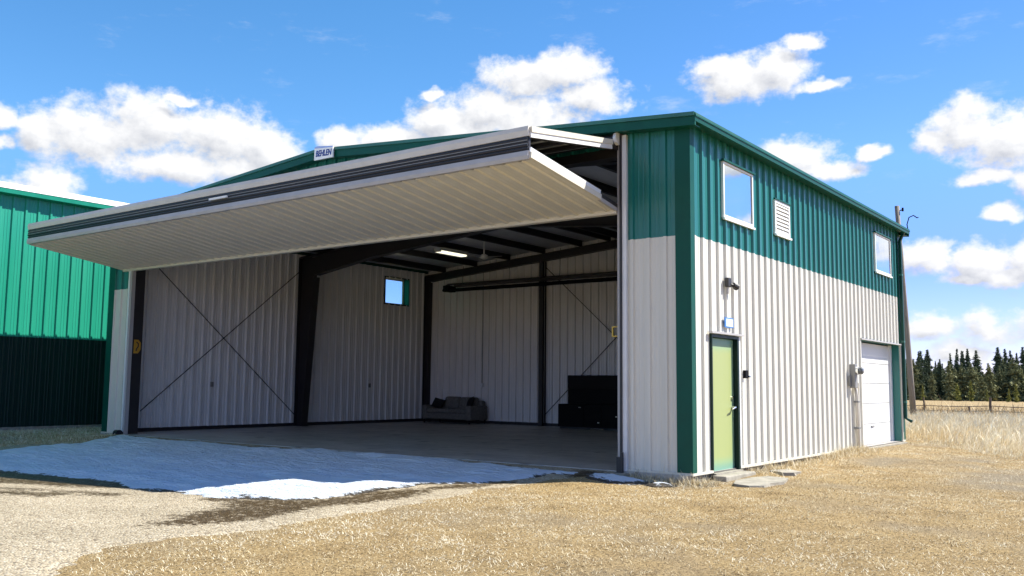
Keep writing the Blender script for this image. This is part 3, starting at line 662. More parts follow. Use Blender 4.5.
# roll-up door
y0, y1, z0, z1 = H_ROLL
m = MB().box(-.36, .006, y0-.05, y0, -.0, z1+.05).box(-.36, .006, y0, y1, z1, z1+.05)
m.build('door_reveal', M['trim'], HG)
MB().box(-.36, .006, y1, y1+.05, -.0, z1).build('door_reveal', M['green'], HG)
MB().box(-.24, -.17, y0+.002, y0+.05, 0, z1-.002).build('door_track_trim', M['pale_metal'], HG)
MB().box(-.24, -.17, y1-.13, y1-.002, 0, z1-.002).build('door_track_trim', M['pale_metal'], HG)
MB().box(.034, .07, y0-.06, y1+.06, z1+.003, z1+.035).build('drip_cap', M['jamb'], HG)
MB().box(.0, .047, y1+.052, y1+.10, -.01, z1).build('jamb_flashing', M['cream'], HG)
rd = MB(); zz = 0.; hs = (z1-.02)/5
for k in range(5):
    a, b = k*hs+.004, (k+1)*hs-.006
    rd.box(-.245, -.215, y0+.04, y1-.10, a, b)
rollup = rd.build('rollup_door', surf('door_enamel', (.66, .66, .65), .4, var=.03), HG, bevel=.006)
MB().box(-.215, -.19, 10.5, 10.75, .42, .45).build('handle', M['meter_grey'], rollup)
# door slab edge
MB().box(-.25, .13, y0-.05, y1+.1, -.13, -.02).build('door_apron', M['aged_conc'], HG)
# front jambs
MB().box(DO1+.06, DO1+.13, -.05, .16, -.02, 5.45).build('door_jamb', M['jamb'], HG)
MB().box(DO1+.13, DO1+.165, -.10, .02, -.02, 5.62).build('jamb_guide', M['dark_steel'], HG)
MB().box(DO1+.165, DO1+.24, -.07, .02, -.02, 5.60).build('jamb_flashing', M['pale_metal'], HG)
MB().box(DO0-.24+.20, DO0-.0, -.055, .05, -.02, 5.40).build('door_jamb', M['jamb'], HG)
MB().box(DO0-.14, DO0-.06, -.075, -.02, -.02, 5.40).build('jamb_flashing', M['pale_metal'], HG)
MB().box(DO0-.10, DO0-.02, .05, .34, 0, 5.40).build('jamb_column', M['dark_steel'], HG)
MB().box(DO1+.03, DO1+.10, .16, .55, 0, 5.40).build('jamb_column', M['dark_steel'], HG)
MB().box(-W+.2, -.2, .05, .30, 5.28, 5.60).build('header_beam', M['dark_steel'], HG)
# roller stops at the foot of each jamb
m = MB().tube([(-16.22, -.16, .02), (-16.05, -.16, .02)], .095, 14).box(-16.2, -16.06, -.14, -.05, -.08, .06); m.build('door_roller', M['rubber'], HG)
m = MB().box(-1.28, -1.20, -.13, -.055, -.06, .22).box(-1.19, -1.16, -.15, -.105, -.04, .30); m.build('latch_box', M['dark_steel'], HG)
MB().box(-1.45, -1.05, -.25, -.02, -.14, -.03).build('footing_pad', M['aged_conc'], HG)
# floor
fl = MB().box(-W+.0, -.0, -.10, D, -.20, 0.).build('floor_slab', M['concrete'], HG)

# interior liner
LX, LY = .22, .22
m = MB(); rib_sheet(m, .3, D-LY, .10, lambda u: 5.52, lambda u, v, n: (-W+LX+n, u, v), [H_W3], phase=.02, amp=1.45); m.build('interior_liner', M['liner'], HG)
m = MB(); rib_sheet(m, .3, D-LY, .10, 5.52, lambda u, v, n: (-LX-n, u, v), [H_DOOR, H_ROLL], phase=.02, amp=1.45); m.build('interior_liner', M['liner'], HG)
m = MB(); rib_sheet(m, -W+LX, -LX, .10, lambda u: roof_under(u)-.06, lambda u, v, n: (u, D-LY-n, v), phase=.1, amp=1.45); m.build('interior_liner', M['liner'], HG)
m = MB(); rib_sheet(m, -W+LX, DO0-.12, .10, 5.4, lambda u, v, n: (u, .28+n, v), phase=.1); m.build('interior_liner', M['liner'], HG)
m = MB(); rib_sheet(m, DO1+.1, -LX, .10, 5.4, lambda u, v, n: (u, .28+n, v), phase=.1); m.build('interior_liner', M['liner'], HG)
m = MB().box(-W+LX-.02, -W+LX+.03, .3, D-LY, 0.0, .10).box(-LX-.03, -LX+.02, 1.9, 8.9, 0, .10).box(-W+LX+.03, -LX-.03, D-LY-.03, D-LY+.02, 0, .10); m.build('base_girt', M['dark_steel'], HG)
# insulation under the roof
m = MB().prism([(XR, roof_under(XR)-.02), (-.2, roof_under(-.2)-.02), (-.2, roof_under(-.2)-.035), (XR, roof_under(XR)-.035), (-W+.2, roof_under(-W+.2)-.035), (-W+.2, roof_under(-W+.2)-.02)], 'y', .02, D-.05)
m.build('ceiling_insulation', M['insul'], HG)
# purlins
for k in range(-5, 6):
    if k == 0: xs = [XR-.25, XR+.25]
    else: xs = [XR + k*1.5 + (.15 if k < 0 else -.15)]
    for x in xs:
        zt = roof_under(x) - .040
        MB().box(x-.035, x-.029, .05, D-.3, zt-.20, zt).box(x-.029, x+.035, .05, D-.3, zt-.006, zt).box(x-.029, x+.05, .05, D-.3, zt-.20, zt-.194).build('purlin', M['dark_steel'], HG)
# frames: tapered columns and rafters
def frame(y, hb, deep, fl=.1, name='frame'):
    def plate(poly): return MB().prism(poly, 'y', y-.006, y+.006)
    for sx in (-1, 1):
        xo = -W+LX+.035 if sx < 0 else -LX-.035
        s = -sx; zk = roof_under(xo)-.26
        a = .34 if deep else .22; b = .72 if deep else .25
        c = plate([(xo, 0), (xo+s*a, 0), (xo+s*b, zk-hb), (xo+s*b, zk), (xo, zk)])
        def flange(p, q, t=.014):
            d = Vector((q[0]-p[0], q[1]-p[1])); n = Vector((-d.y, d.x)).normalized()*t
            c.prism([p, q, (q[0]+n.x, q[1]+n.y), (p[0]+n.x, p[1]+n.y)], 'y', y-fl, y+fl)
        flange((xo, 0), (xo, zk)); flange((xo+s*a, 0), (xo+s*b, zk-hb))
        c.box(min(xo, xo+s*.4), max(xo, xo+s*.4), y-.13, y+.13, 0, .018)
        c.build('column', M['dark_steel'], HG)
        zr = lambda x: roof_under(x)-.255
        x2 = xo+s*b; x3 = xo+s*(b+ (2.6 if deep else .5)); h3 = hb*.72 if deep else hb; h4 = hb*.62 if deep else hb
        r = plate([(x2, zr(x2)), (x2, zr(x2)-hb), (x3, zr(x3)-h3), (XR, zr(XR)-h4), (XR, zr(XR))])
        def fl2(p, q, t=.014):
            d = Vector((q[0]-p[0], q[1]-p[1])); n = Vector((-d.y, d.x)).normalized()*t
            if n.y < 0: n = -n
            r.prism([p, q, (q[0]+n.x, q[1]+n.y), (p[0]+n.x, p[1]+n.y)], 'y', y-fl, y+fl)
        fl2((x2, zr(x2)-hb), (x3, zr(x3)-h3)); fl2((x3, zr(x3)-h3), (XR, zr(XR)-h4)); fl2((xo, zr(xo)), (XR, zr(XR)))
        r.build('rafter', M['dark_steel'], HG)
frame(6.36, .66, True, .13); frame(D-LY-.16, .24, False, .10); frame(.42, .24, False, .10)
for x in (-11.48, -5.62):
    m = MB().box(x-.075, x+.075, D-LY-.27, D-LY-.255, 0, roof_under(x)-.5).box(x-.075, x+.075, D-LY-.055, D-LY-.04, 0, roof_under(x)-.5).box(x-.006, x+.006, D-LY-.255, D-LY-.055, 0, roof_under(x)-.5)
    m.build('endwall_column', M['dark_steel'], HG)
# brace rods
xb = -W+LX+.06; yb = D-LY-.10
for p, q in (((xb, 1.0, 4.7), (xb, 6.35, .25)), ((xb, .86, .56), (xb, 6.3, 5.0)), ((-11.4, yb, 5.4), (-5.7, yb, .35)), ((-11.4, yb, .37), (-5.7, yb, 5.6))):
    MB().tube([p, q], .013, 6).build('brace_rod', M['dark_steel'], HG)
# the small window in the far side wall: frame, pane, green reveal
y0, y1, z0, z1 = H_W3
m = MB().box(-W-.03, -W+.02, y0, y0+.05, z0, z1).box(-W-.03, -W+.02, y1-.05, y1, z0, z1).box(-W-.03, -W+.02, y0+.05, y1-.05, z1-.05, z1).box(-W-.03, -W+.02, y0+.05, y1-.05, z0, z0+.05)
wf = m.build('window', M['white'], HG)
MB().box(-W-.008, -W-.002, y0+.05, y1-.05, z0+.05, z1-.05).build('pane', M['clear'], wf)
MB().box(-W+.02, -W+LX+.05, y1, y1+.03, z0, z1).build('reveal', M['green'], wf)
MB().box(-W+.02, -W+LX+.05, y0-.03, y0, z0, z1).box(-W+.02, -W+LX+.05, y0-.03, y1+.03, z1, z1+.04).box(-W+.02, -W+LX+.05, y0-.03, y1+.03, z0-.04, z0).build('reveal', M['dark_steel'], wf)
# wall outlets and a conduit on the liner
for (x, y, z) in ((-W+LX+.05, 3.1, 1.3), (-W+LX+.05, 9.5, 1.3)):
    MB().box(x-.03, x+.03, y-.05, y+.05, z-.07, z+.07).build('outlet_box', M['meter_grey'], HG)
MB().tube([(-14.16, D-LY-.05, 1.42), (-14.16, D-LY-.05, 5.4)], .010, 6).build('conduit', M['meter_grey'], HG)
MB().box(-14.22, -14.10, D-LY-.12, D-LY-.03, 1.28, 1.42).build('switch_box', M['pale_metal'], HG)

# ---- folding door
DX0, DX1 = -16.42, -1.30
Hy, Hz = -.07, 5.52; Fy, Fz = -2.60, 5.17; Bz = 4.30; th = .165
def yz(p, q, t, off=0):                                # slab outline between two points of the y-z plane, thickness t below
    d = Vector((q[0]-p[0], q[1]-p[1])).normalized(); n = Vector((d.y, -d.x))
    if n.y > 0: n = -n
    return [(p[0]-n.x*-off, p[1]+n.y*off), (q[0]+n.x*off, q[1]+n.y*off), (q[0]+n.x*(t+off), q[1]+n.y*(t+off)), (p[0]+n.x*(t+off), p[1]+n.y*(t+off))]
m = MB()
nfr = 9
for k in range(nfr):
    x = DX0+.1 + (DX1-DX0-.2)*k/(nfr-1)
    m.prism(yz((Hy, Hz-.03), (Fy+.06, Fz-.03), .11), 'x', x-.03, x+.03)
    m.prism(yz((Fy+.06, 4.865), (-.02, 4.46), .10), 'x', x-.03, x+.03)
for t in (.25, .5, .75):
    ya = Hy+(Fy-Hy)*t; za = Hz+(Fz-Hz)*t-.05; m.box(DX0, DX1, ya-.04, ya+.04, za-.06, za)
    ya = Fy*(1-t); za = 4.82+(4.42-4.82)*t; m.box(DX0, DX1, ya-.04, ya+.04, za-.05, za+.01)
bif = m.build('folding_door', M['dark_steel'], HG)
# upper leaf: ribbed skin facing up, front edge strip
d = Vector((Fy-Hy, Fz-Hz)); Lu = d.length; d.normalize(); n = Vector((d.y, -d.x)); n = n if n.y > 0 else -n
m = MB(); rib_sheet(m, DX0, DX1, 0, Lu, lambda u, v, k: (u, Hy+d.x*v+n.x*(k-.02), Hz+d.y*v+n.y*(k-.02)), phase=.05)
m.prism(yz((Hy, Hz-.022), (Fy+.02, Fz-.022), .012), 'x', DX0, DX1)
up = m.build('upper_leaf', M['beige'], bif)
MB().prism([(Fy+.05, Fz+.02), (Fy-.03, Fz+.015), (Fy-.045, Fz-.05), (Fy-.03, Fz-.135), (Fy+.05, Fz-.135)], 'x', DX0, DX1).build('leaf_edge', M['greystrip'], bif)
# lower leaf: underside is the ribbed outer face
q0, q1 = Vector((Fy+.02, 4.70)), Vector((-.03, Bz+.02)); dl = (q1-q0); Ll = dl.length; dl.normalize(); nl = Vector((dl.y, -dl.x)); nl = nl if nl.y < 0 else -nl
m = MB(); rib_sheet(m, DX0, DX1, 0, Ll, lambda u, v, k: (u, q0.x+dl.x*v+nl.x*k*.7, q0.y+dl.y*v+nl.y*k*.7), phase=.05)
m.prism([(q0.x, q0.y+.012), (q1.x, q1.y+.012), (q1.x, q1.y+.024), (q0.x, q0.y+.024)], 'x', DX0, DX1)
lowleaf = m.build('lower_leaf', M['beige'], bif)
MB().prism([(Fy+.05, 4.685), (Fy-.03, 4.685), (Fy-.045, 4.74), (Fy-.03, 4.815), (Fy+.05, 4.815)], 'x', DX0, DX1).build('leaf_edge', M['greystrip2'], bif)
MB().box(DX0, DX1, -.10, .03, Bz-.035, Bz+.035).build('bottom_rail', M['cream'], bif)
# rubber seals packed between the two leaves
m = MB().box(DX0+.01, DX1-.01, Fy-.015, Fy+.04, 4.818, 5.03)
for z, r in ((4.995, .022), (4.945, .016), (4.90, .024), (4.85, .018)):
    m.tube([(DX0+.01, Fy-.015, z), (DX1-.01, Fy-.015, z)], r, 8)
m.build('fold_seal', M['rubber'], bif)
m = MB()
for z in (4.972, 4.922): m.box(DX0+.02, DX1-.02, Fy-.033, Fy-.02, z-.006, z+.006)
m.build('seal_retainer', M['meter_grey'], bif)
MB().box(-9.02, -8.45, Fy-.075, Fy-.046, 4.925, 4.965).build('reflector_strip', M['white'], bif)
# end caps
for xs, xe, nm in ((DX1, DX1+.03, 1), (DX0-.03, DX0, 0)):
    o0 = .0 if nm else 0
    MB().prism(yz((-.26, Hz-.02), (Fy, Fz+.005), .085), 'x', xs, xe+.012*(1 if nm else 0)).build('end_cap', M['cream'], bif)
    MB().prism(yz((-.26, Hz-.107), (Fy, Fz-.082), .075), 'x', xs, xe-.004*(1 if nm else 0)).build('end_cap', M['pale_metal'], bif)
    MB().prism(yz((Fy, 4.865), (-.62, 4.535+.035), .07), 'x', xs, xe-.004*(1 if nm else 0)).build('end_cap', M['pale_metal'], bif)
    MB().prism(yz((Fy, 4.792), (-.62, 4.497), .09), 'x', xs, xe+.012*(1 if nm else 0)).build('end_cap', M['cream'], bif)
    MB().prism(yz((-.62, 4.54), (-.03, 4.43), .07), 'x', xs-.03, xs+.005).build('end_cap', M['dark_steel'], bif)
    MB().prism(yz((-.62, 4.465), (-.03, 4.36), .065), 'x', xs-.03, xs+.01).build('end_cap', M['jamb'], bif)
MB().tube([(DX0, -.09, 5.55), (DX1+.02, -.09, 5.55)], .085, 12).build('lift_tube', M['dark_steel'], bif)
MB().tube([(DX1+.02, -.12, 5.54), (DX1+.075, -.12, 5.54)], .115, 8).build('winch_cap', M['pale_metal'], bif)
MB().box(DX1-.02, DX1+.02, -.27, -.05, 5.36, 5.47).build('hinge_block', M['dark_steel'], bif)

# ------------------------------------------------------------------ things on and in the hangar
def text_mesh(body, size, mat, loc, rot, parent=None, name='lettering', bold=.0, depth=.004, width=None):
    cu = bpy.data.curves.new(name, 'FONT'); cu.body = body; cu.size = size; cu.align_x = 'CENTER'; cu.align_y = 'CENTER'; cu.extrude = depth; cu.offset = bold; cu.shear = .12
    t = bpy.data.objects.new('tmp', cu); col.objects.link(t); bpy.context.view_layer.update()
    me = bpy.data.meshes.new_from_object(t.evaluated_get(bpy.context.evaluated_depsgraph_get())); bpy.data.objects.remove(t)
    me.materials.clear(); me.materials.append(mat)
    o = bpy.data.objects.new(name, me); col.objects.link(o)
    xs = [v.co.x for v in me.vertices]; k = width/(max(xs)-min(xs)) if width else 1
    o.matrix_local = Matrix.Translation(loc) @ rot @ Matrix.Diagonal((k, 1, 1, 1))
    if parent: o.parent = parent
    return o
sg = empty('gable_sign', (-8.40, -.33, 6.15), 'small white sign with dark blue lettering at the peak of the green gable', 'sign')
xl, xr = -8.64, -8.06
m = MB().prism([(xl, 6.145), (xr, 6.145), (xr, 6.385), (XR, 6.445), (xl, 6.425)], 'y', -.36, -.325); brd = m.build('board', M['white'], sg)
m = MB().prism([(xl, 6.405), (xr, 6.36), (xr, 6.387), (XR, 6.447), (xl, 6.427)], 'y', -.3625, -.359); m.build('blue_band', M['band_blue'], sg)
text_mesh('BEHLEN', .185, M['logo_blue'], (0.055, -.034, .115), Matrix.Rotation(math.pi/2, 4, 'X') @ Matrix.Rotation(R(-2), 4, 'Z'), sg, bold=.004, width=.49)

ws = empty('door_sign', (.05, 1.39, 2.37), 'small square blue and white sign fixed above the lime green side door', 'sign')
MB().box(.032, .05, 1.22, 1.57, 2.38, 2.55).build('board', M['blue_sign'], ws)
MB().box(.05, .054, 1.265, 1.545, 2.40, 2.53).build('face', M['pale_sign'], ws)

lamp = empty('security_light', (0, 1.4, 3.0), 'small dark security light on a bracket high above the side door', 'wall light')
MB().box(.03, .10, 1.27, 1.40, 3.07, 3.23).build('bracket', M['dark_steel'], lamp, bevel=.01)
MB().tube([(.08, 1.40, 3.12), (.12, 1.47, 3.10)], .03, 8).build('arm', M['dark_steel'], lamp)
MB().tube([(.11, 1.44, 3.12), (.14, 1.53, 3.08)], [.045, .06], 10).build('lamp_head', M['dark_steel'], lamp)
MB().tube([(.06, 1.33, 3.07), (.06, 1.33, 2.96)], .022, 8).build('sensor', M['jamb'], lamp)

kp = empty('keypad', (0, 2.05, 1.52), 'small black keypad box on the beige wall next to the lime green door', 'keypad')
MB().box(.03, .09, 1.97, 2.09, 1.53, 1.67).build('box', M['black'], kp, bevel=.006)
MB().tube([(.09, 2.10, 1.56), (.09, 2.16, 1.56)], .018, 8).build('knob', M['chrome'], kp)

mt = empty('electric_meter', (0, 8.35, 0), 'grey electricity meter with conduit on the beige wall beside the white door', 'electric meter')
MB().box(.032, .16, 8.06, 8.25, 1.38, 1.92).build('socket_box', M['meter_grey'], mt, bevel=.01)
m = MB().tube([(.16, 8.17, 1.77), (.21, 8.17, 1.77)], .088, 18); mg = m.build('dial_ring', M['chrome'], mt)
MB().tube([(.21, 8.17, 1.77), (.29, 8.17, 1.77), (.31, 8.17, 1.77)], [.08, .078, .055], 18).build('dial_glass', surf('meter_glass', (.10, .11, .12), .12), mt, smooth=True)
MB().tube([(.09, 8.28, 1.40), (.09, 8.36, 1.20), (.09, 8.38, -.1)], .04, 10).build('conduit', M['greystrip'], mt, smooth=True)
MB().box(.03, .07, 7.98, 8.06, 1.42, 1.66).build('side_box', M['meter_grey'], mt)
for z in (.45, 1.05): MB().box(.03, .14, 8.32, 8.44, z, z+.04).build('clamp', M['meter_grey'], mt)
MB().tube([(.06, 8.62, 1.5), (.06, 8.62, .06)], .012, 6).build('ground_wire', M['cream'], mt)

# stair stones outside the side door
def slab(poly, z0, z1, jitter, seed):
    r = random.Random(seed); b = MB(); n = len(poly)
    top = [(x+r.uniform(-jitter, jitter)*.5, y+r.uniform(-jitter, jitter)*.5, z1+r.uniform(-.008, .008)) for x, y in poly]
    bot = [(x+r.uniform(-jitter, jitter), y+r.uniform(-jitter, jitter), z0) for x, y in poly]
    return b.add(top+bot, [tuple(range(n)), tuple(range(n, 2*n))[::-1]] + [(i, (i+1) % n, n+(i+1) % n, n+i) for i in range(n)])
one('doorstep', M['aged_conc'], 'pale concrete doorstep block directly below the lime green side door', 'step', MB().box(.055, .30, .62, 1.84, -.2, -.045), bevel=.02)
one('paving_slab', M['aged_conc'], 'broken flat grey paving slab lying in dead grass in front of the doorstep', 'paving slab', slab([(.46,.62),(.62,.15),(.95,-.02),(1.12,.12),(1.05,.5),(1.16,.85),(.98,1.5),(.62,1.62),(.5,1.2)], -.2, -.088, .03, 3))
one('paving_slab', M['aged_conc'], 'narrow pale slab lying in grass along the wall beyond the keypad', 'paving slab', slab([(.28,2.5),(.62,2.2),(.80,2.32),(.74,2.78),(.42,3.0)], -.2, -.075, .03, 5))

# yellow guard plate / bracket at the jambs
rf_ = empty('warning_plate', (-16.03, .2, 2.1), 'small amber plate with a dark mark on the black doorway column', 'plate')
MB().prism([(.10, 2.10), (.22, 2.10), (.29, 2.20), (.29, 2.38), (.22, 2.46), (.10, 2.46)], 'x', -16.035, -16.02).build('plate', M['amber'], rf_)
MB().tube([(-16.015, .16, 2.40), (-16.015, .215, 2.36), (-16.015, .215, 2.28), (-16.015, .17, 2.22), (-16.015, .16, 2.16)], .016, 6).build('mark', M['dark_steel'], rf_)
one('door_bracket', M['yellow'], 'thin yellow C shaped bracket on the inner side of the beige doorway jamb', 'bracket', MB().box(-1.60, -1.575, .27, .30, 2.21, 2.39).box(-1.575, -1.37, .27, .30, 2.37, 2.39).box(-1.575, -1.37, .27, .30, 2.21, 2.23))

# ceiling light, fan, tube heater
cl = empty('ceiling_light', (-13.13, 9.45, 5.66), 'lit fluorescent fixture hanging under the dark hangar purlins', 'ceiling light')
m = MB().box(-13.26, -13.00, 8.80, 10.10, 5.67, 5.74).box(-13.27, -12.99, 8.76, 8.80, 5.62, 5.74).box(-13.27, -12.99, 10.10, 10.14, 5.62, 5.74); m.build('housing', M['white'], cl)
MB().box(-13.24, -13.02, 8.802, 10.098, 5.615, 5.668).build('diffuser', M['tube_light'], cl)
for y in (9.1, 9.8): MB().tube([(-13.13, y, 5.74), (-13.13, y, 5.97)], .008, 5).build('hanger', M['dark_steel'], cl)
fn = empty('ceiling_fan', (-11.75, 9.45, 5.35), 'ceiling fan on a pale rod under the hangar roof', 'ceiling fan')
fx, fy = -11.75, 9.45
MB().tube([(fx, fy, 6.02), (fx, fy, 5.94)], .06, 12).build('mount', M['white'], fn)
MB().tube([(fx, fy, 5.95), (fx, fy, 5.48)], .02, 8).build('rod', M['white'], fn)
MB().tube([(fx, fy, 5.52), (fx, fy, 5.48), (fx, fy, 5.40), (fx, fy, 5.36)], [.05, .13, .13, .06], 16).build('motor', M['white'], fn, smooth=True)
for k in range(3):
    a = R(20+120*k); c, s = math.cos(a), math.sin(a)
    P = lambda r, w, z: (fx+c*r-s*w, fy+s*r+c*w, z)
    MB().add([P(.12,-.03,5.43),P(.60,-.07,5.415),P(.60,.07,5.45),P(.12,.03,5.45),P(.12,-.03,5.437),P(.60,-.07,5.422),P(.60,.07,5.457),P(.12,.03,5.457)], [(0,1,2,3),(4,5,6,7),(0,1,5,4),(1,2,6,5),(2,3,7,6),(3,0,4,7)]).build('blade', M['jamb'], fn)
HZ = -.08
ht = empty('tube_heater', (-10, 11.9, 4.70), 'long black radiant tube heater hung along the rear hangar wall', 'heater')
hx0, hx1 = -15.45, -4.0
MB().prism([(11.60, 4.90), (11.78, 4.99), (12.06, 4.99), (12.24, 4.90), (12.23, 4.893), (12.055, 4.98), (11.785, 4.98), (11.61, 4.893)], 'x', hx0+.2, hx1).build('reflector', M['rubber2'], ht)
bend = [(hx0+.05 - .16*math.sin(t), 11.92 - .13*math.cos(t), 4.76) for t in [math.pi*k/8 for k in range(9)]]
MB().tube([(hx1, 11.79, 4.76)] + bend + [(hx1, 12.05, 4.76)], .048, 10).build('tube', M['black'], ht, smooth=True)
MB().box(hx0+.02, hx0+.26, 11.70, 12.14, 4.70, 4.92).build('burner_box', M['black'], ht, bevel=.01)
for x in (-14.7, -12.6, -10.5, -8.4, -6.3): MB().tube([(x, 11.92, 4.96), (x+.04, 11.92, roof_under(x)-.24)], .008, 5).build('hanger', M['dark_steel'], ht)

# couch
sofa = empty('sofa', (-14.95, 11.85, 0), 'two seat grey fabric sofa against the rear wall of the hangar', 'sofa')
def cush(x0, x1, y0, y1, z0, z1, name, mat, par, bev=.06, tilt=None):
    b = MB().box(x0, x1, y0, y1, z0, z1)
    if tilt:
        b.v = [(x, y+tilt*(z-z0), z) for x, y, z in b.v]
    o = b.build(name, mat, par); md = o.modifiers.new('soft', 'BEVEL'); md.width = bev; md.segments = 4; o.data.polygons.foreach_set('use_smooth', [True]*len(o.data.polygons)); return o
cush(-15.95, -13.90, 11.42, 12.36, .15, .36, 'base', M['fabric'], sofa, .03)
cush(-15.84, -14.83, 11.40, 12.05, .36, .52, 'seat_cushion', M['fabric'], sofa, .05)
cush(-14.82, -14.06, 11.40, 12.05, .36, .52, 'seat_cushion', M['fabric'], sofa, .05)
cush(-16.06, -15.85, 11.38, 12.36, .13, .63, 'armrest', M['fabric'], sofa, .05)
cush(-14.05, -13.80, 11.38, 12.36, .13, .63, 'armrest', M['fabric'], sofa, .05)
cush(-15.95, -13.90, 12.16, 12.38, .2, .80, 'backrest', M['fabric'], sofa, .06)
cush(-15.55, -14.86, 11.95, 12.16, .50, .93, 'back_cushion', M['fabric'], sofa, .08, .22)
cush(-14.85, -14.08, 11.95, 12.16, .50, .92, 'back_cushion', M['fabric'], sofa, .08, .22)
for x in (-15.98, -13.9):
    for y in (11.45, 12.3): MB().tube([(x, y, 0), (x, y, .14)], [.025, .035], 8).build('leg', M['black'], sofa)
def pillow(cx, cy, cz, w, h, rot, label):
    b = MB(); n = 8; vs = []; fs = []
    for sgn in (1, -1):
        for i in range(n+1):
            for j in range(n+1):
                u, v = i/n*2-1, j/n*2-1
                t = .09*max(0, (1-u**4)*(1-v**4))**.6
                vs.append((u*w/2*(1-.08*(1-v*v)*0), sgn*t, v*h/2))
    N1 = (n+1)**2
    for s in (0, 1):
        for i in range(n):
            for j in range(n):
                a = s*N1+i*(n+1)+j; fs.append((a, a+1, a+n+2, a+n+1))
    b.add(vs, fs); o = b.build('pillow', M['dkfabric'], None, smooth=True); o.location = (cx, cy, cz); o.rotation_euler = rot
    bm = bmesh.new(); bm.from_mesh(o.data); bmesh.ops.remove_doubles(bm, verts=bm.verts, dist=.002); bm.to_mesh(o.data); bm.free()
    return tag(o, label, 'pillow')
pillow(-15.62, 11.78, .69, .46, .36, (R(-28), R(12), R(8)), 'black pillow slumped on the sofa seat by the corner column')
pillow(-14.20, 11.86, .735, .36, .40, (R(-22), R(-14), R(-30)), 'dark pillow standing against the sofa armrest closer to the tool chest')

# tool chest
tc_ = empty('tool_chest', (-8.6, 11.8, 0), 'black wide tool chest with raised hutch against the rear hangar wall', 'tool chest')
MB().box(-10.25, -6.6, 11.5, 12.15, .06, .78).build('cabinet', M['black'], tc_, bevel=.012)
MB().box(-10.2, -6.65, 11.54, 12.1, 0, .06).build('plinth', M['dark_steel'], tc_)
m = MB().box(-10.02, -6.7, 11.72, 12.15, .785, 1.70); m.build('hutch', M['black'], tc_, bevel=.01)
MB().box(-10.0, -6.72, 11.68, 11.718, 1.27, 1.69).build('hutch_lid', surf('soft_black', (.007, .0055, .0055), .6, spec=.15), tc_, bevel=.006)
for i, x0 in enumerate((-10.2, -9.25, -8.6, -7.95, -7.3)):
    w = .93 if i == 0 else .63
    for j, (a, b) in enumerate(((.10, .28), (.30, .48), (.50, .74)) if i else ((.10, .74),)):
        dr = MB().box(x0+.01, x0+w, 11.482, 11.5, a, b).build('drawer', M['black'], tc_, bevel=.004)
        if i and (i + 2*j) % 3 == 1 or (i == 0): MB().box(x0+w*.80, x0+w*.90, 11.465, 11.481, b-.07, b-.045).build('handle', M['chrome'], dr)
one('bright_streak', M['chrome'], 'bright streak lying on the floor at the foot of the black tool chest', 'metal bar', MB().tube([(-8.95, 11.38, .02), (-8.75, 11.34, .03), (-8.45, 11.36, .02)], .018, 8))  # chrome bar added to give a bright streak under the drawers

# ------------------------------------------------------------------ neighbouring hangar
NX = -19.5
nb = empty('neighbouring_hangar', (NX, 1, 0), 'bright emerald green ribbed metal hangar next door with a white eave', 'hangar')
NPROF = [(-.045, 0), (-.026, .036), (.026, .036), (.045, 0), (.12, 0), (.13, .006), (.15, .006), (.16, 0), (.2, 0), (.21, .006), (.23, .006), (.24, 0)]
m = MB(); rib_sheet(m, -10, 11.4, 2.55, 6.44, lambda u, v, n: (NX+n, u, v), phase=.12, pitch=.345, prof=NPROF); m.build('wall', M['emerald'], nb)
m = MB(); rib_sheet(m, -10, 11.4, .10, 2.55, lambda u, v, n: (NX+n, u, v), phase=.12, pitch=.345, prof=NPROF); m.build('lower_wall', M['shade_green'], nb)  # emerald wall under the eave shadow, the shade painted as near-black green
m = MB(); rib_sheet(m, NX-16, NX, .10, lambda u: 6.44+.08*min(NX-u, u-NX+16), lambda u, v, n: (u, -10-n, v), phase=.1); m.build('wall', M['emerald'], nb)
m = MB(); rib_sheet(m, NX-16, NX, .10, lambda u: 6.44+.08*min(NX-u, u-NX+16), lambda u, v, n: (u, 11.4+n, v), phase=.1); m.build('wall', M['emerald'], nb)
MB().box(NX-16, NX-15.95, -10, 11.4, .1, 6.44).build('wall', M['emerald'], nb)
MB().box(NX-16, NX+.01, -10.02, 11.42, -.3, .10).build('footing', M['aged_conc'], nb)
MB().prism([(NX+.26, 6.50), (NX-8, 7.16), (NX-16.26, 6.50), (NX-16.26, 6.44), (NX-8, 7.10), (NX+.26, 6.44)], 'y', -10.3, 11.7).build('roof', M['white'], nb)
MB().prism([(NX+.262, 6.70), (NX+.29, 6.70), (NX+.31, 6.54), (NX+.262, 6.54)], 'y', -10.3, 11.7).build('eave_cap', M['white'], nb)
MB().prism([(NX+.262, 6.537), (NX+.30, 6.537), (NX+.28, 6.42), (NX+.05, 6.40), (NX+.05, 6.42), (NX+.262, 6.435)], 'y', -10.3, 11.7).build('eave_trim', M['emerald'], nb)
MB().box(NX-.05, NX+.05, 11.402, 11.45, .1, 6.44).build('corner_trim', M['trim'], nb)

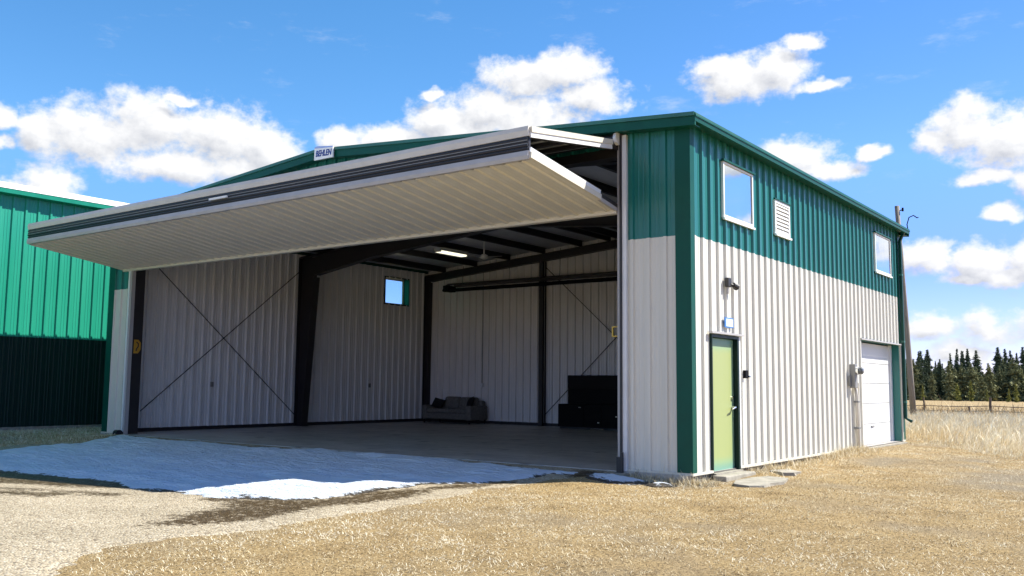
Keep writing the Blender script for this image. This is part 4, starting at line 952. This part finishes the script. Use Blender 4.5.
# ------------------------------------------------------------------ utility pole
def polar(az, d, z):
    return Vector((CAM.x + math.sin(R(az))*d, CAM.y + math.cos(R(az))*d, z))
PB = Vector((-6.23, 40.12, -.55)); PT = Vector((-6.71, 40.0, 11.5))
up_ = empty('utility_pole', PB, 'weathered wooden utility pole leaning a little behind the hangar corner', 'utility pole')
MB().tube([PB + (PT-PB)*t for t in (0, .25, .5, .75, 1)], [.16, .15, .14, .13, .125], 12).build('pole', M['wood'], up_, smooth=True)
rt = Vector((.87, .49, 0)).normalized()
MB().tube([PT+rt*.14+Vector((0,0,-.25)), PT+rt*.30+Vector((0,0,-.22))], .03, 6).tube([PT+rt*.30+Vector((0,0,-.30)), PT+rt*.30+Vector((0,0,-.10))], .055, 8).build('insulator', M['black'], up_)
cp = PT + Vector((0, 0, -.7))
pts = [cp+rt*.55+Vector((0,0,-.7)), cp+rt*.50+Vector((0,0,-.35)), cp+rt*.62+Vector((0,0,.05)), cp+rt*.86+Vector((0,0,.16)), cp+rt*1.05+Vector((0,0,.02)), cp+rt*1.12+Vector((0,0,.05))]
MB().tube(pts, .032, 6).build('cable', M['black'], up_, smooth=True)

# ------------------------------------------------------------------ fence
az_of = lambda px: -13.67 + (px-905)*.0504
fz = lambda p: float(ground_z(np.array([p.x]), np.array([p.y]))[0])
posts = [(860, 62, 1.15, 'fence post hidden'), (922, 62, 1.12, 'thin brown fence post nearest the utility pole at the field edge'), (967, 61, .62, 'short broken fence post stub between two taller posts in the field'), (988, 62, 1.13, 'tall dark fence post standing clear in front of the evergreen wood'), (1052, 62, 1.1, ''), (1120, 62, 1.1, '')]
tops = []
for px, d, h, lab in posts:
    p = polar(az_of(px), d, 0); p.z = fz(p)
    if px < 900 or px > 1024: lab = 'weathered fence post farther along the field fence'
    r = .05 if px == 922 else .075
    b = MB().tube([(0,0,-.3), (random.uniform(-.02,.02), 0, h*.6), (random.uniform(-.04,.04), 0, h)], [r*1.05, r, r*.92], 8)
    o = b.build('fence_post', M['post_wood'], None); o.location = p
    tag(o, lab, 'fence post', 'posts of the field fence')
    tops.append((p, h))
main = [t for t in tops if t[1] > .7]
for frac, nm, lab in ((.52, 'fence_wire', 'upper rusty wire of the field fence'), (.27, 'fence_wire', 'lower rusty wire of the field fence tangled with brown stalks')):
    pts = []
    for (p, h), (q, h2) in zip(main, main[1:]):
        for k in range(8):
            t = k/8; s = p.lerp(q, t); s.z += frac*1.13 - .05*math.sin(math.pi*t) + .05; pts.append(s)
    pts.append(main[-1][0] + Vector((0, 0, frac*1.13+.05)))
    one(nm, M['wire'], lab, 'wire', MB().tube(pts, .022, 5))

# ------------------------------------------------------------------ grass
def blades(name, X, Y, L, wdt, lean, tone, mat, zb, dirs=None, curl=.35):
    n = len(X); th = rng.uniform(0, 2*np.pi, n) if dirs is None else dirs
    dx, dy = np.cos(th), np.sin(th); px, py = -dy, dx
    ca, sa = np.cos(lean), np.sin(lean)
    P = np.zeros((n, 5, 3), np.float32)
    mh = L*.55
    for k, (t, wf, bend) in enumerate(((0, 1, 0), (0, -1, 0), (.55, .8, 0), (.55, -.8, 0), (1, 0, curl))):
        r = L*t*sa + bend*L*.4*ca; h = L*t*ca*(1-bend*.35)
        P[:, k, 0] = X + dx*r + px*wdt*wf*.5; P[:, k, 1] = Y + dy*r + py*wdt*wf*.5; P[:, k, 2] = zb + h
    base = np.arange(n)[:, None]*5
    tri = np.concatenate([base+np.array([[0,1,3]]), base+np.array([[0,3,2]]), base+np.array([[2,3,4]])], 0)
    m = raw_mesh(name, P.reshape(-1, 3), tri)
    a = m.attributes.new('tone', 'FLOAT', 'POINT'); a.data.foreach_set('value', np.repeat(tone, 5).astype(np.float32))
    m.materials.append(mat); o = bpy.data.objects.new(name, m); col.objects.link(o); return o

def inside_bld(X, Y): return (X < .07) & (X > -W-.1) & (Y > -.06) & (Y < D+.1)
# short dead turf
N0 = 2100000
X = rng.uniform(-3.4, 15, N0); Y = rng.uniform(-12, 13, N0)
g = sd_gravel(X, Y)
clump = fbm(X, Y, .28, 81, 3); big = fbm(X, Y, 1.6, 91, 3)
keepp = (.52 + .5*np.clip(clump-.38, 0, 1)*2 )*(1-.75*bare_mask(X, Y))
k = (g < -.02 + rng.exponential(.10, N0)) & ~inside_bld(X, Y) & (rng.random(N0) < keepp) & (X-Y*.0 > -3.4)
k &= ~((X < -1.1) & (Y > -.9)) & ~((X > .05) & (X < .43) & (Y > .56) & (Y < 1.88)) & ~((X > .5) & (X < 1.1) & (Y > .0) & (Y < 1.6) & (rng.random(N0) < .97))
X, Y = X[k], Y[k]; n = len(X)
cl_ = clump[k]; bg_ = big[k]
L = rng.gamma(4, .0062, n)*(.8+.5*cl_); lean = np.clip(rng.normal(1.22, .24, n), .3, 1.52)
tone = np.clip(rng.normal(.80, .17, n) + (bg_-.5)*1.1 + (cl_-.5)*.15 - .65*(rng.random(n) < .27) - .9*np.clip(.43-fbm(X, Y, .55, 97, 4), 0, .3)*np.where(rng.random(n) < .7, 4, .5), 0, 1)
dead = blades('dead_grass', X, Y, L, rng.uniform(.003, .0058, n), lean, tone, mat_blades('straw_blades', 1.0), ground_z(X, Y)-.004)
tag(dead, 'short dead straw coloured grass covering the ground beside the hangar', 'grass', kind='stuff')
# dead turf in front of the neighbour
n = 60000; X = rng.uniform(NX+.05, -13.8, n); Y = rng.uniform(-9, 1.5, n)
k = (sd_gravel(X, Y) < .03) & (snow_sd(X, Y) < 0) & ~inside_bld(X, Y); X, Y = X[k], Y[k]; n = len(X)
nt_ = blades('dead_grass', X, Y, rng.gamma(4, .013, n), rng.uniform(.006, .012, n), np.clip(rng.normal(1.0, .3, n), .2, 1.5), np.clip(rng.normal(.72, .16, n), 0, 1), dead.data.materials[0], ground_z(X, Y)-.004)
tag(nt_, 'dead grass verge in shade below the emerald neighbouring hangar', 'grass', kind='stuff')
# taller straw against the walls
n = 15000
t = rng.uniform(1.9, 8.9, n); X = .06 + rng.exponential(.14, n); Y = t
k = rng.random(n) < np.clip((fbm(X*0, Y, .5, 95, 3)-.3)*2.0, .1, 1); X, Y = X[k], Y[k]
n2 = 2600; X = np.concatenate([X, rng.uniform(-1.0, .5, n2)]); Y = np.concatenate([Y, -.05-rng.exponential(.10, n2)])
n = len(X)
wl = blades('wall_grass', X, Y, rng.gamma(5, .022, n), rng.uniform(.004, .008, n), np.clip(rng.normal(.6, .35, n), 0, 1.4), np.clip(rng.normal(.68, .18, n), 0, 1), dead.data.materials[0], ground_z(X, Y)-.004)
tag(wl, 'taller golden straw growing along the foot of the beige siding', 'grass', kind='stuff')
# tall field grass
N0 = 270000
dd = 21 + 42*rng.random(N0)**1.25; azs = rng.uniform(-19, 14, N0)
X = CAM.x + np.sin(np.radians(azs))*dd; Y = CAM.y + np.cos(np.radians(azs))*dd
edge = 12.9 - np.clip((X-.2)*1.45, 0, 5.2) + (fbm(X, Y, 1.2, 101, 3)-.5)*2.2
k = (Y > edge) & ~((X < .35) & (Y < D+.5)) & (rng.random(N0) < np.clip((fbm(X, Y, 1.1, 103, 4)-.25)*2.3, .12, 1))
X, Y = X[k], Y[k]; n = len(X); near = np.clip((Y-edge[k])/2.5, 0.25, 1)
L = rng.gamma(9, .045, n)*near
tone = np.clip(rng.normal(.78, .14, n) + (fbm(X, Y, 2.5, 105, 3)-.5)*.5, .15, 1)
tg = blades('tall_grass', X, Y, L, rng.uniform(.006, .014, n), np.clip(rng.normal(.34, .22, n), 0, 1.2), tone, mat_blades('tall_straw', 1.30), ground_z(X, Y)-.01, dirs=rng.normal(.35, .9, n), curl=.6)
tag(tg, 'tall dry golden grass filling the field behind the hangar up to the wire fence', 'grass', kind='stuff')
# brown stalks along the fence
n = 9000; azs = rng.uniform(-19, 4, n); dd = rng.normal(63.5, 1.6, n)
X = CAM.x + np.sin(np.radians(azs))*dd; Y = CAM.y + np.cos(np.radians(azs))*dd
bs = blades('fence_brush', X, Y, rng.gamma(6, .085, n), rng.uniform(.02, .04, n), np.clip(rng.normal(.4, .3, n), 0, 1.3), np.clip(rng.normal(.30, .14, n), 0, 1), tg.data.materials[0], ground_z(X, Y)-.01)
tag(bs, 'brown dead stalks tangled along the wire fence', 'brush', kind='stuff')

# ------------------------------------------------------------------ trees
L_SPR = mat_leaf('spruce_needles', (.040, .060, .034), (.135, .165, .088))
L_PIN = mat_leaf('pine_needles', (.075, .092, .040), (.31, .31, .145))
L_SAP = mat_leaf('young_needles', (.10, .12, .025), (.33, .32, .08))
BARK = surf('bark', (.07, .052, .04), .9, var=.3, scale=8)
def conifer(h, r0, n, pointy, seed, leaf, gap=.0, base=.06):
    """crown of needle tufts set along drooping boughs; returns crown mesh, trunk mesh"""
    r = np.random.default_rng(seed); V = []; T = []
    nb = int(n)
    lob = r.uniform(.55, 1.25, 14)
    for i in range(nb):
        t = base + (1-base)*(i+r.random())/nb
        prof = (1-t)**pointy * (1. if t > .16 else .55+.45*t/.16)
        R0 = r0*prof*r.uniform(.5, 1.15)*(lob[int(t*13)] if t < .8 else 1) + .02
        a = r.uniform(0, 2*np.pi); z0 = t*h
        if r.random() < gap: continue
        seg = max(2, int(3 + R0*3.2))
        for s in range(seg):
            q = (s+.6)/seg; rr = R0*q; zz = z0 - R0*.28*q*q + r.normal(0, .06) + R0*.05
            cx, cy = np.cos(a)*rr + r.normal(0, .05), np.sin(a)*rr + r.normal(0, .05)
            sz = (.13 + .20*(1-q) + .10*R0)*r.uniform(.7, 1.25)*(1 if t < .85 else .7)
            c = np.array([cx, cy, zz])
            for kk in range(2):
                d1 = r.normal(0, 1, 3); d1[2] *= .45; d1 /= np.linalg.norm(d1)
                d2 = np.cross(d1, r.normal(0, 1, 3)); d2 /= np.linalg.norm(d2)
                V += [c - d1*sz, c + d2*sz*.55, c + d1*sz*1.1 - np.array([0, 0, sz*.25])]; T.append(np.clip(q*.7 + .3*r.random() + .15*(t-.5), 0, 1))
    # leader
    for kk in range(10):
        z = h*(.93+.007*kk); sz = .16
        d1 = r.normal(0, 1, 3); d1 /= np.linalg.norm(d1); d2 = np.cross(d1, [0, 0, 1.])
        c = np.array([0, 0, z]); V += [c-d1*sz*(1-kk*.07), c+d2*sz*.5, c+np.array([0, 0, sz*1.3])]; T.append(.6)
    V = np.array(V); m = raw_mesh('crown', V, np.arange(len(V)).reshape(-1, 3))
    at = m.attributes.new('tone', 'FLOAT', 'POINT'); at.data.foreach_set('value', np.repeat(np.array(T), 3).astype(np.float32)); m.materials.append(leaf)
    b = MB().tube([(0, 0, -.5), (r.normal(0, .05), r.normal(0, .05), h*.5), (0, 0, h*.97)], [.02*h, .012*h, .01], 7)
    tm = bpy.data.meshes.new('trunk'); tm.from_pydata([tuple(p) for p in b.v], [], b.f); tm.materials.append(BARK)
    return m, tm
SPR = [conifer(10, 2.7, 250, .85, s, L_SPR, .10) for s in (1, 2, 3, 4)]
SPT = [conifer(10, 2.3, 190, .95, s, L_SPR, .2, base=.2) for s in (5, 6, 7)]
PIN = [conifer(8, 2.4, 200, .62, s, L_PIN, .08, base=.04) for s in (11, 12, 13, 14, 15)]
SAP = [conifer(4, 1.05, 60, .8, s, L_SAP, .05, base=.02) for s in (21, 22, 23)]
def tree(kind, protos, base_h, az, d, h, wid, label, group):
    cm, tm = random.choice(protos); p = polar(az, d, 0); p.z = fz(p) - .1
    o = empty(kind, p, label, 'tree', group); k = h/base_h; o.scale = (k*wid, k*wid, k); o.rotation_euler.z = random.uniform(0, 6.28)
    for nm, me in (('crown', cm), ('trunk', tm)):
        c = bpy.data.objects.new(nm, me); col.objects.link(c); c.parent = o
TG = 'evergreens of the wood beyond the field'
tall = [(920, 349, 1.0, 'dark tall spruce at the end of the wood beside the utility pole'), (927, 348, 1.05, 'second dark tall spruce from the utility pole, crowns touching'), (950, 352, .8, ''), (957, 347, .75, ''), (961.5, 349, .7, ''), (968, 350, .7, ''), (976, 349, 1.0, ''), (997, 346, 1.05, 'thick dark spruce with the highest top in the middle of the wood'), (1004, 348, .85, ''), (1009, 349, .85, ''), (1015, 352, .7, ''), (1021, 346, .9, ''), (1031, 349, .9, ''), (1042, 347, 1., ''), (1055, 350, .9, ''), (1070, 347, 1., ''), (908, 352, .9, ''), (899, 349, .9, ''), (885, 350, .9, ''), (870, 351, .9, ''), (935, 360, .8, ''), (942, 363, .8, '')]
for px, top, w, lab in tall:
    d = random.uniform(205, 222); h = (402.5-top)*d/921*.83
    tree('spruce_tree', SPT if w < .82 else SPR, 10, az_of(px), d, h, w*1.35, lab or 'dark narrow spruce rising above the lower olive trees of the wood', TG)
for i in range(96):
    px = 868 + (i+random.random())*(1095-868)/96; d = random.uniform(186, 206)
    hp = random.uniform(27, 40) + 4*math.sin(px*.12)
    tree('pine_tree', PIN if random.random() < .72 else SPR, 8 if True else 10, az_of(px), d, hp*d/921*.93, random.uniform(.85, 1.2), 'olive green bushy evergreen in the lower front ranks of the wood', TG)
for px, top, lab in ((921, 388, 'tiny young conifer at the wood edge just beyond the utility pole'), (956, 386, 'wide yellowish young conifer standing before the wood'), (969.5, 383, 'taller yellowish young conifer standing before the wood'), (985, 391, 'small low conifer bush behind the tall fence post'), (1013, 385, 'slim yellowish young conifer at the wood edge near a dark gap'), (1006, 390, 'low green conifer seedling between two young conifers'), (1035, 386, 'young conifer at the wood edge past the slim yellowish one')):
    d = random.uniform(172, 180); tree('young_conifer', SAP, 4, az_of(px), d, (402-top)*d/921, 1.25 if px == 956 else .9, lab, 'young conifers before the wood')

# ------------------------------------------------------------------ render settings
sc.view_settings.view_transform = 'Standard'; sc.view_settings.look = 'None'; sc.view_settings.gamma = 1; sc.view_settings.use_curve_mapping = False
sc.view_settings.exposure = 1.0
sc.cycles.use_denoising = True
try: sc.cycles.denoiser = 'OPENIMAGEDENOISE'
except Exception: pass
sc.cycles.max_bounces = 10; sc.cycles.diffuse_bounces = 6; sc.cycles.transparent_max_bounces = 12; sc.cycles.glossy_bounces = 4
sc.cycles.sample_clamp_indirect = 8; sc.cycles.caustics_reflective = False; sc.cycles.caustics_refractive = False
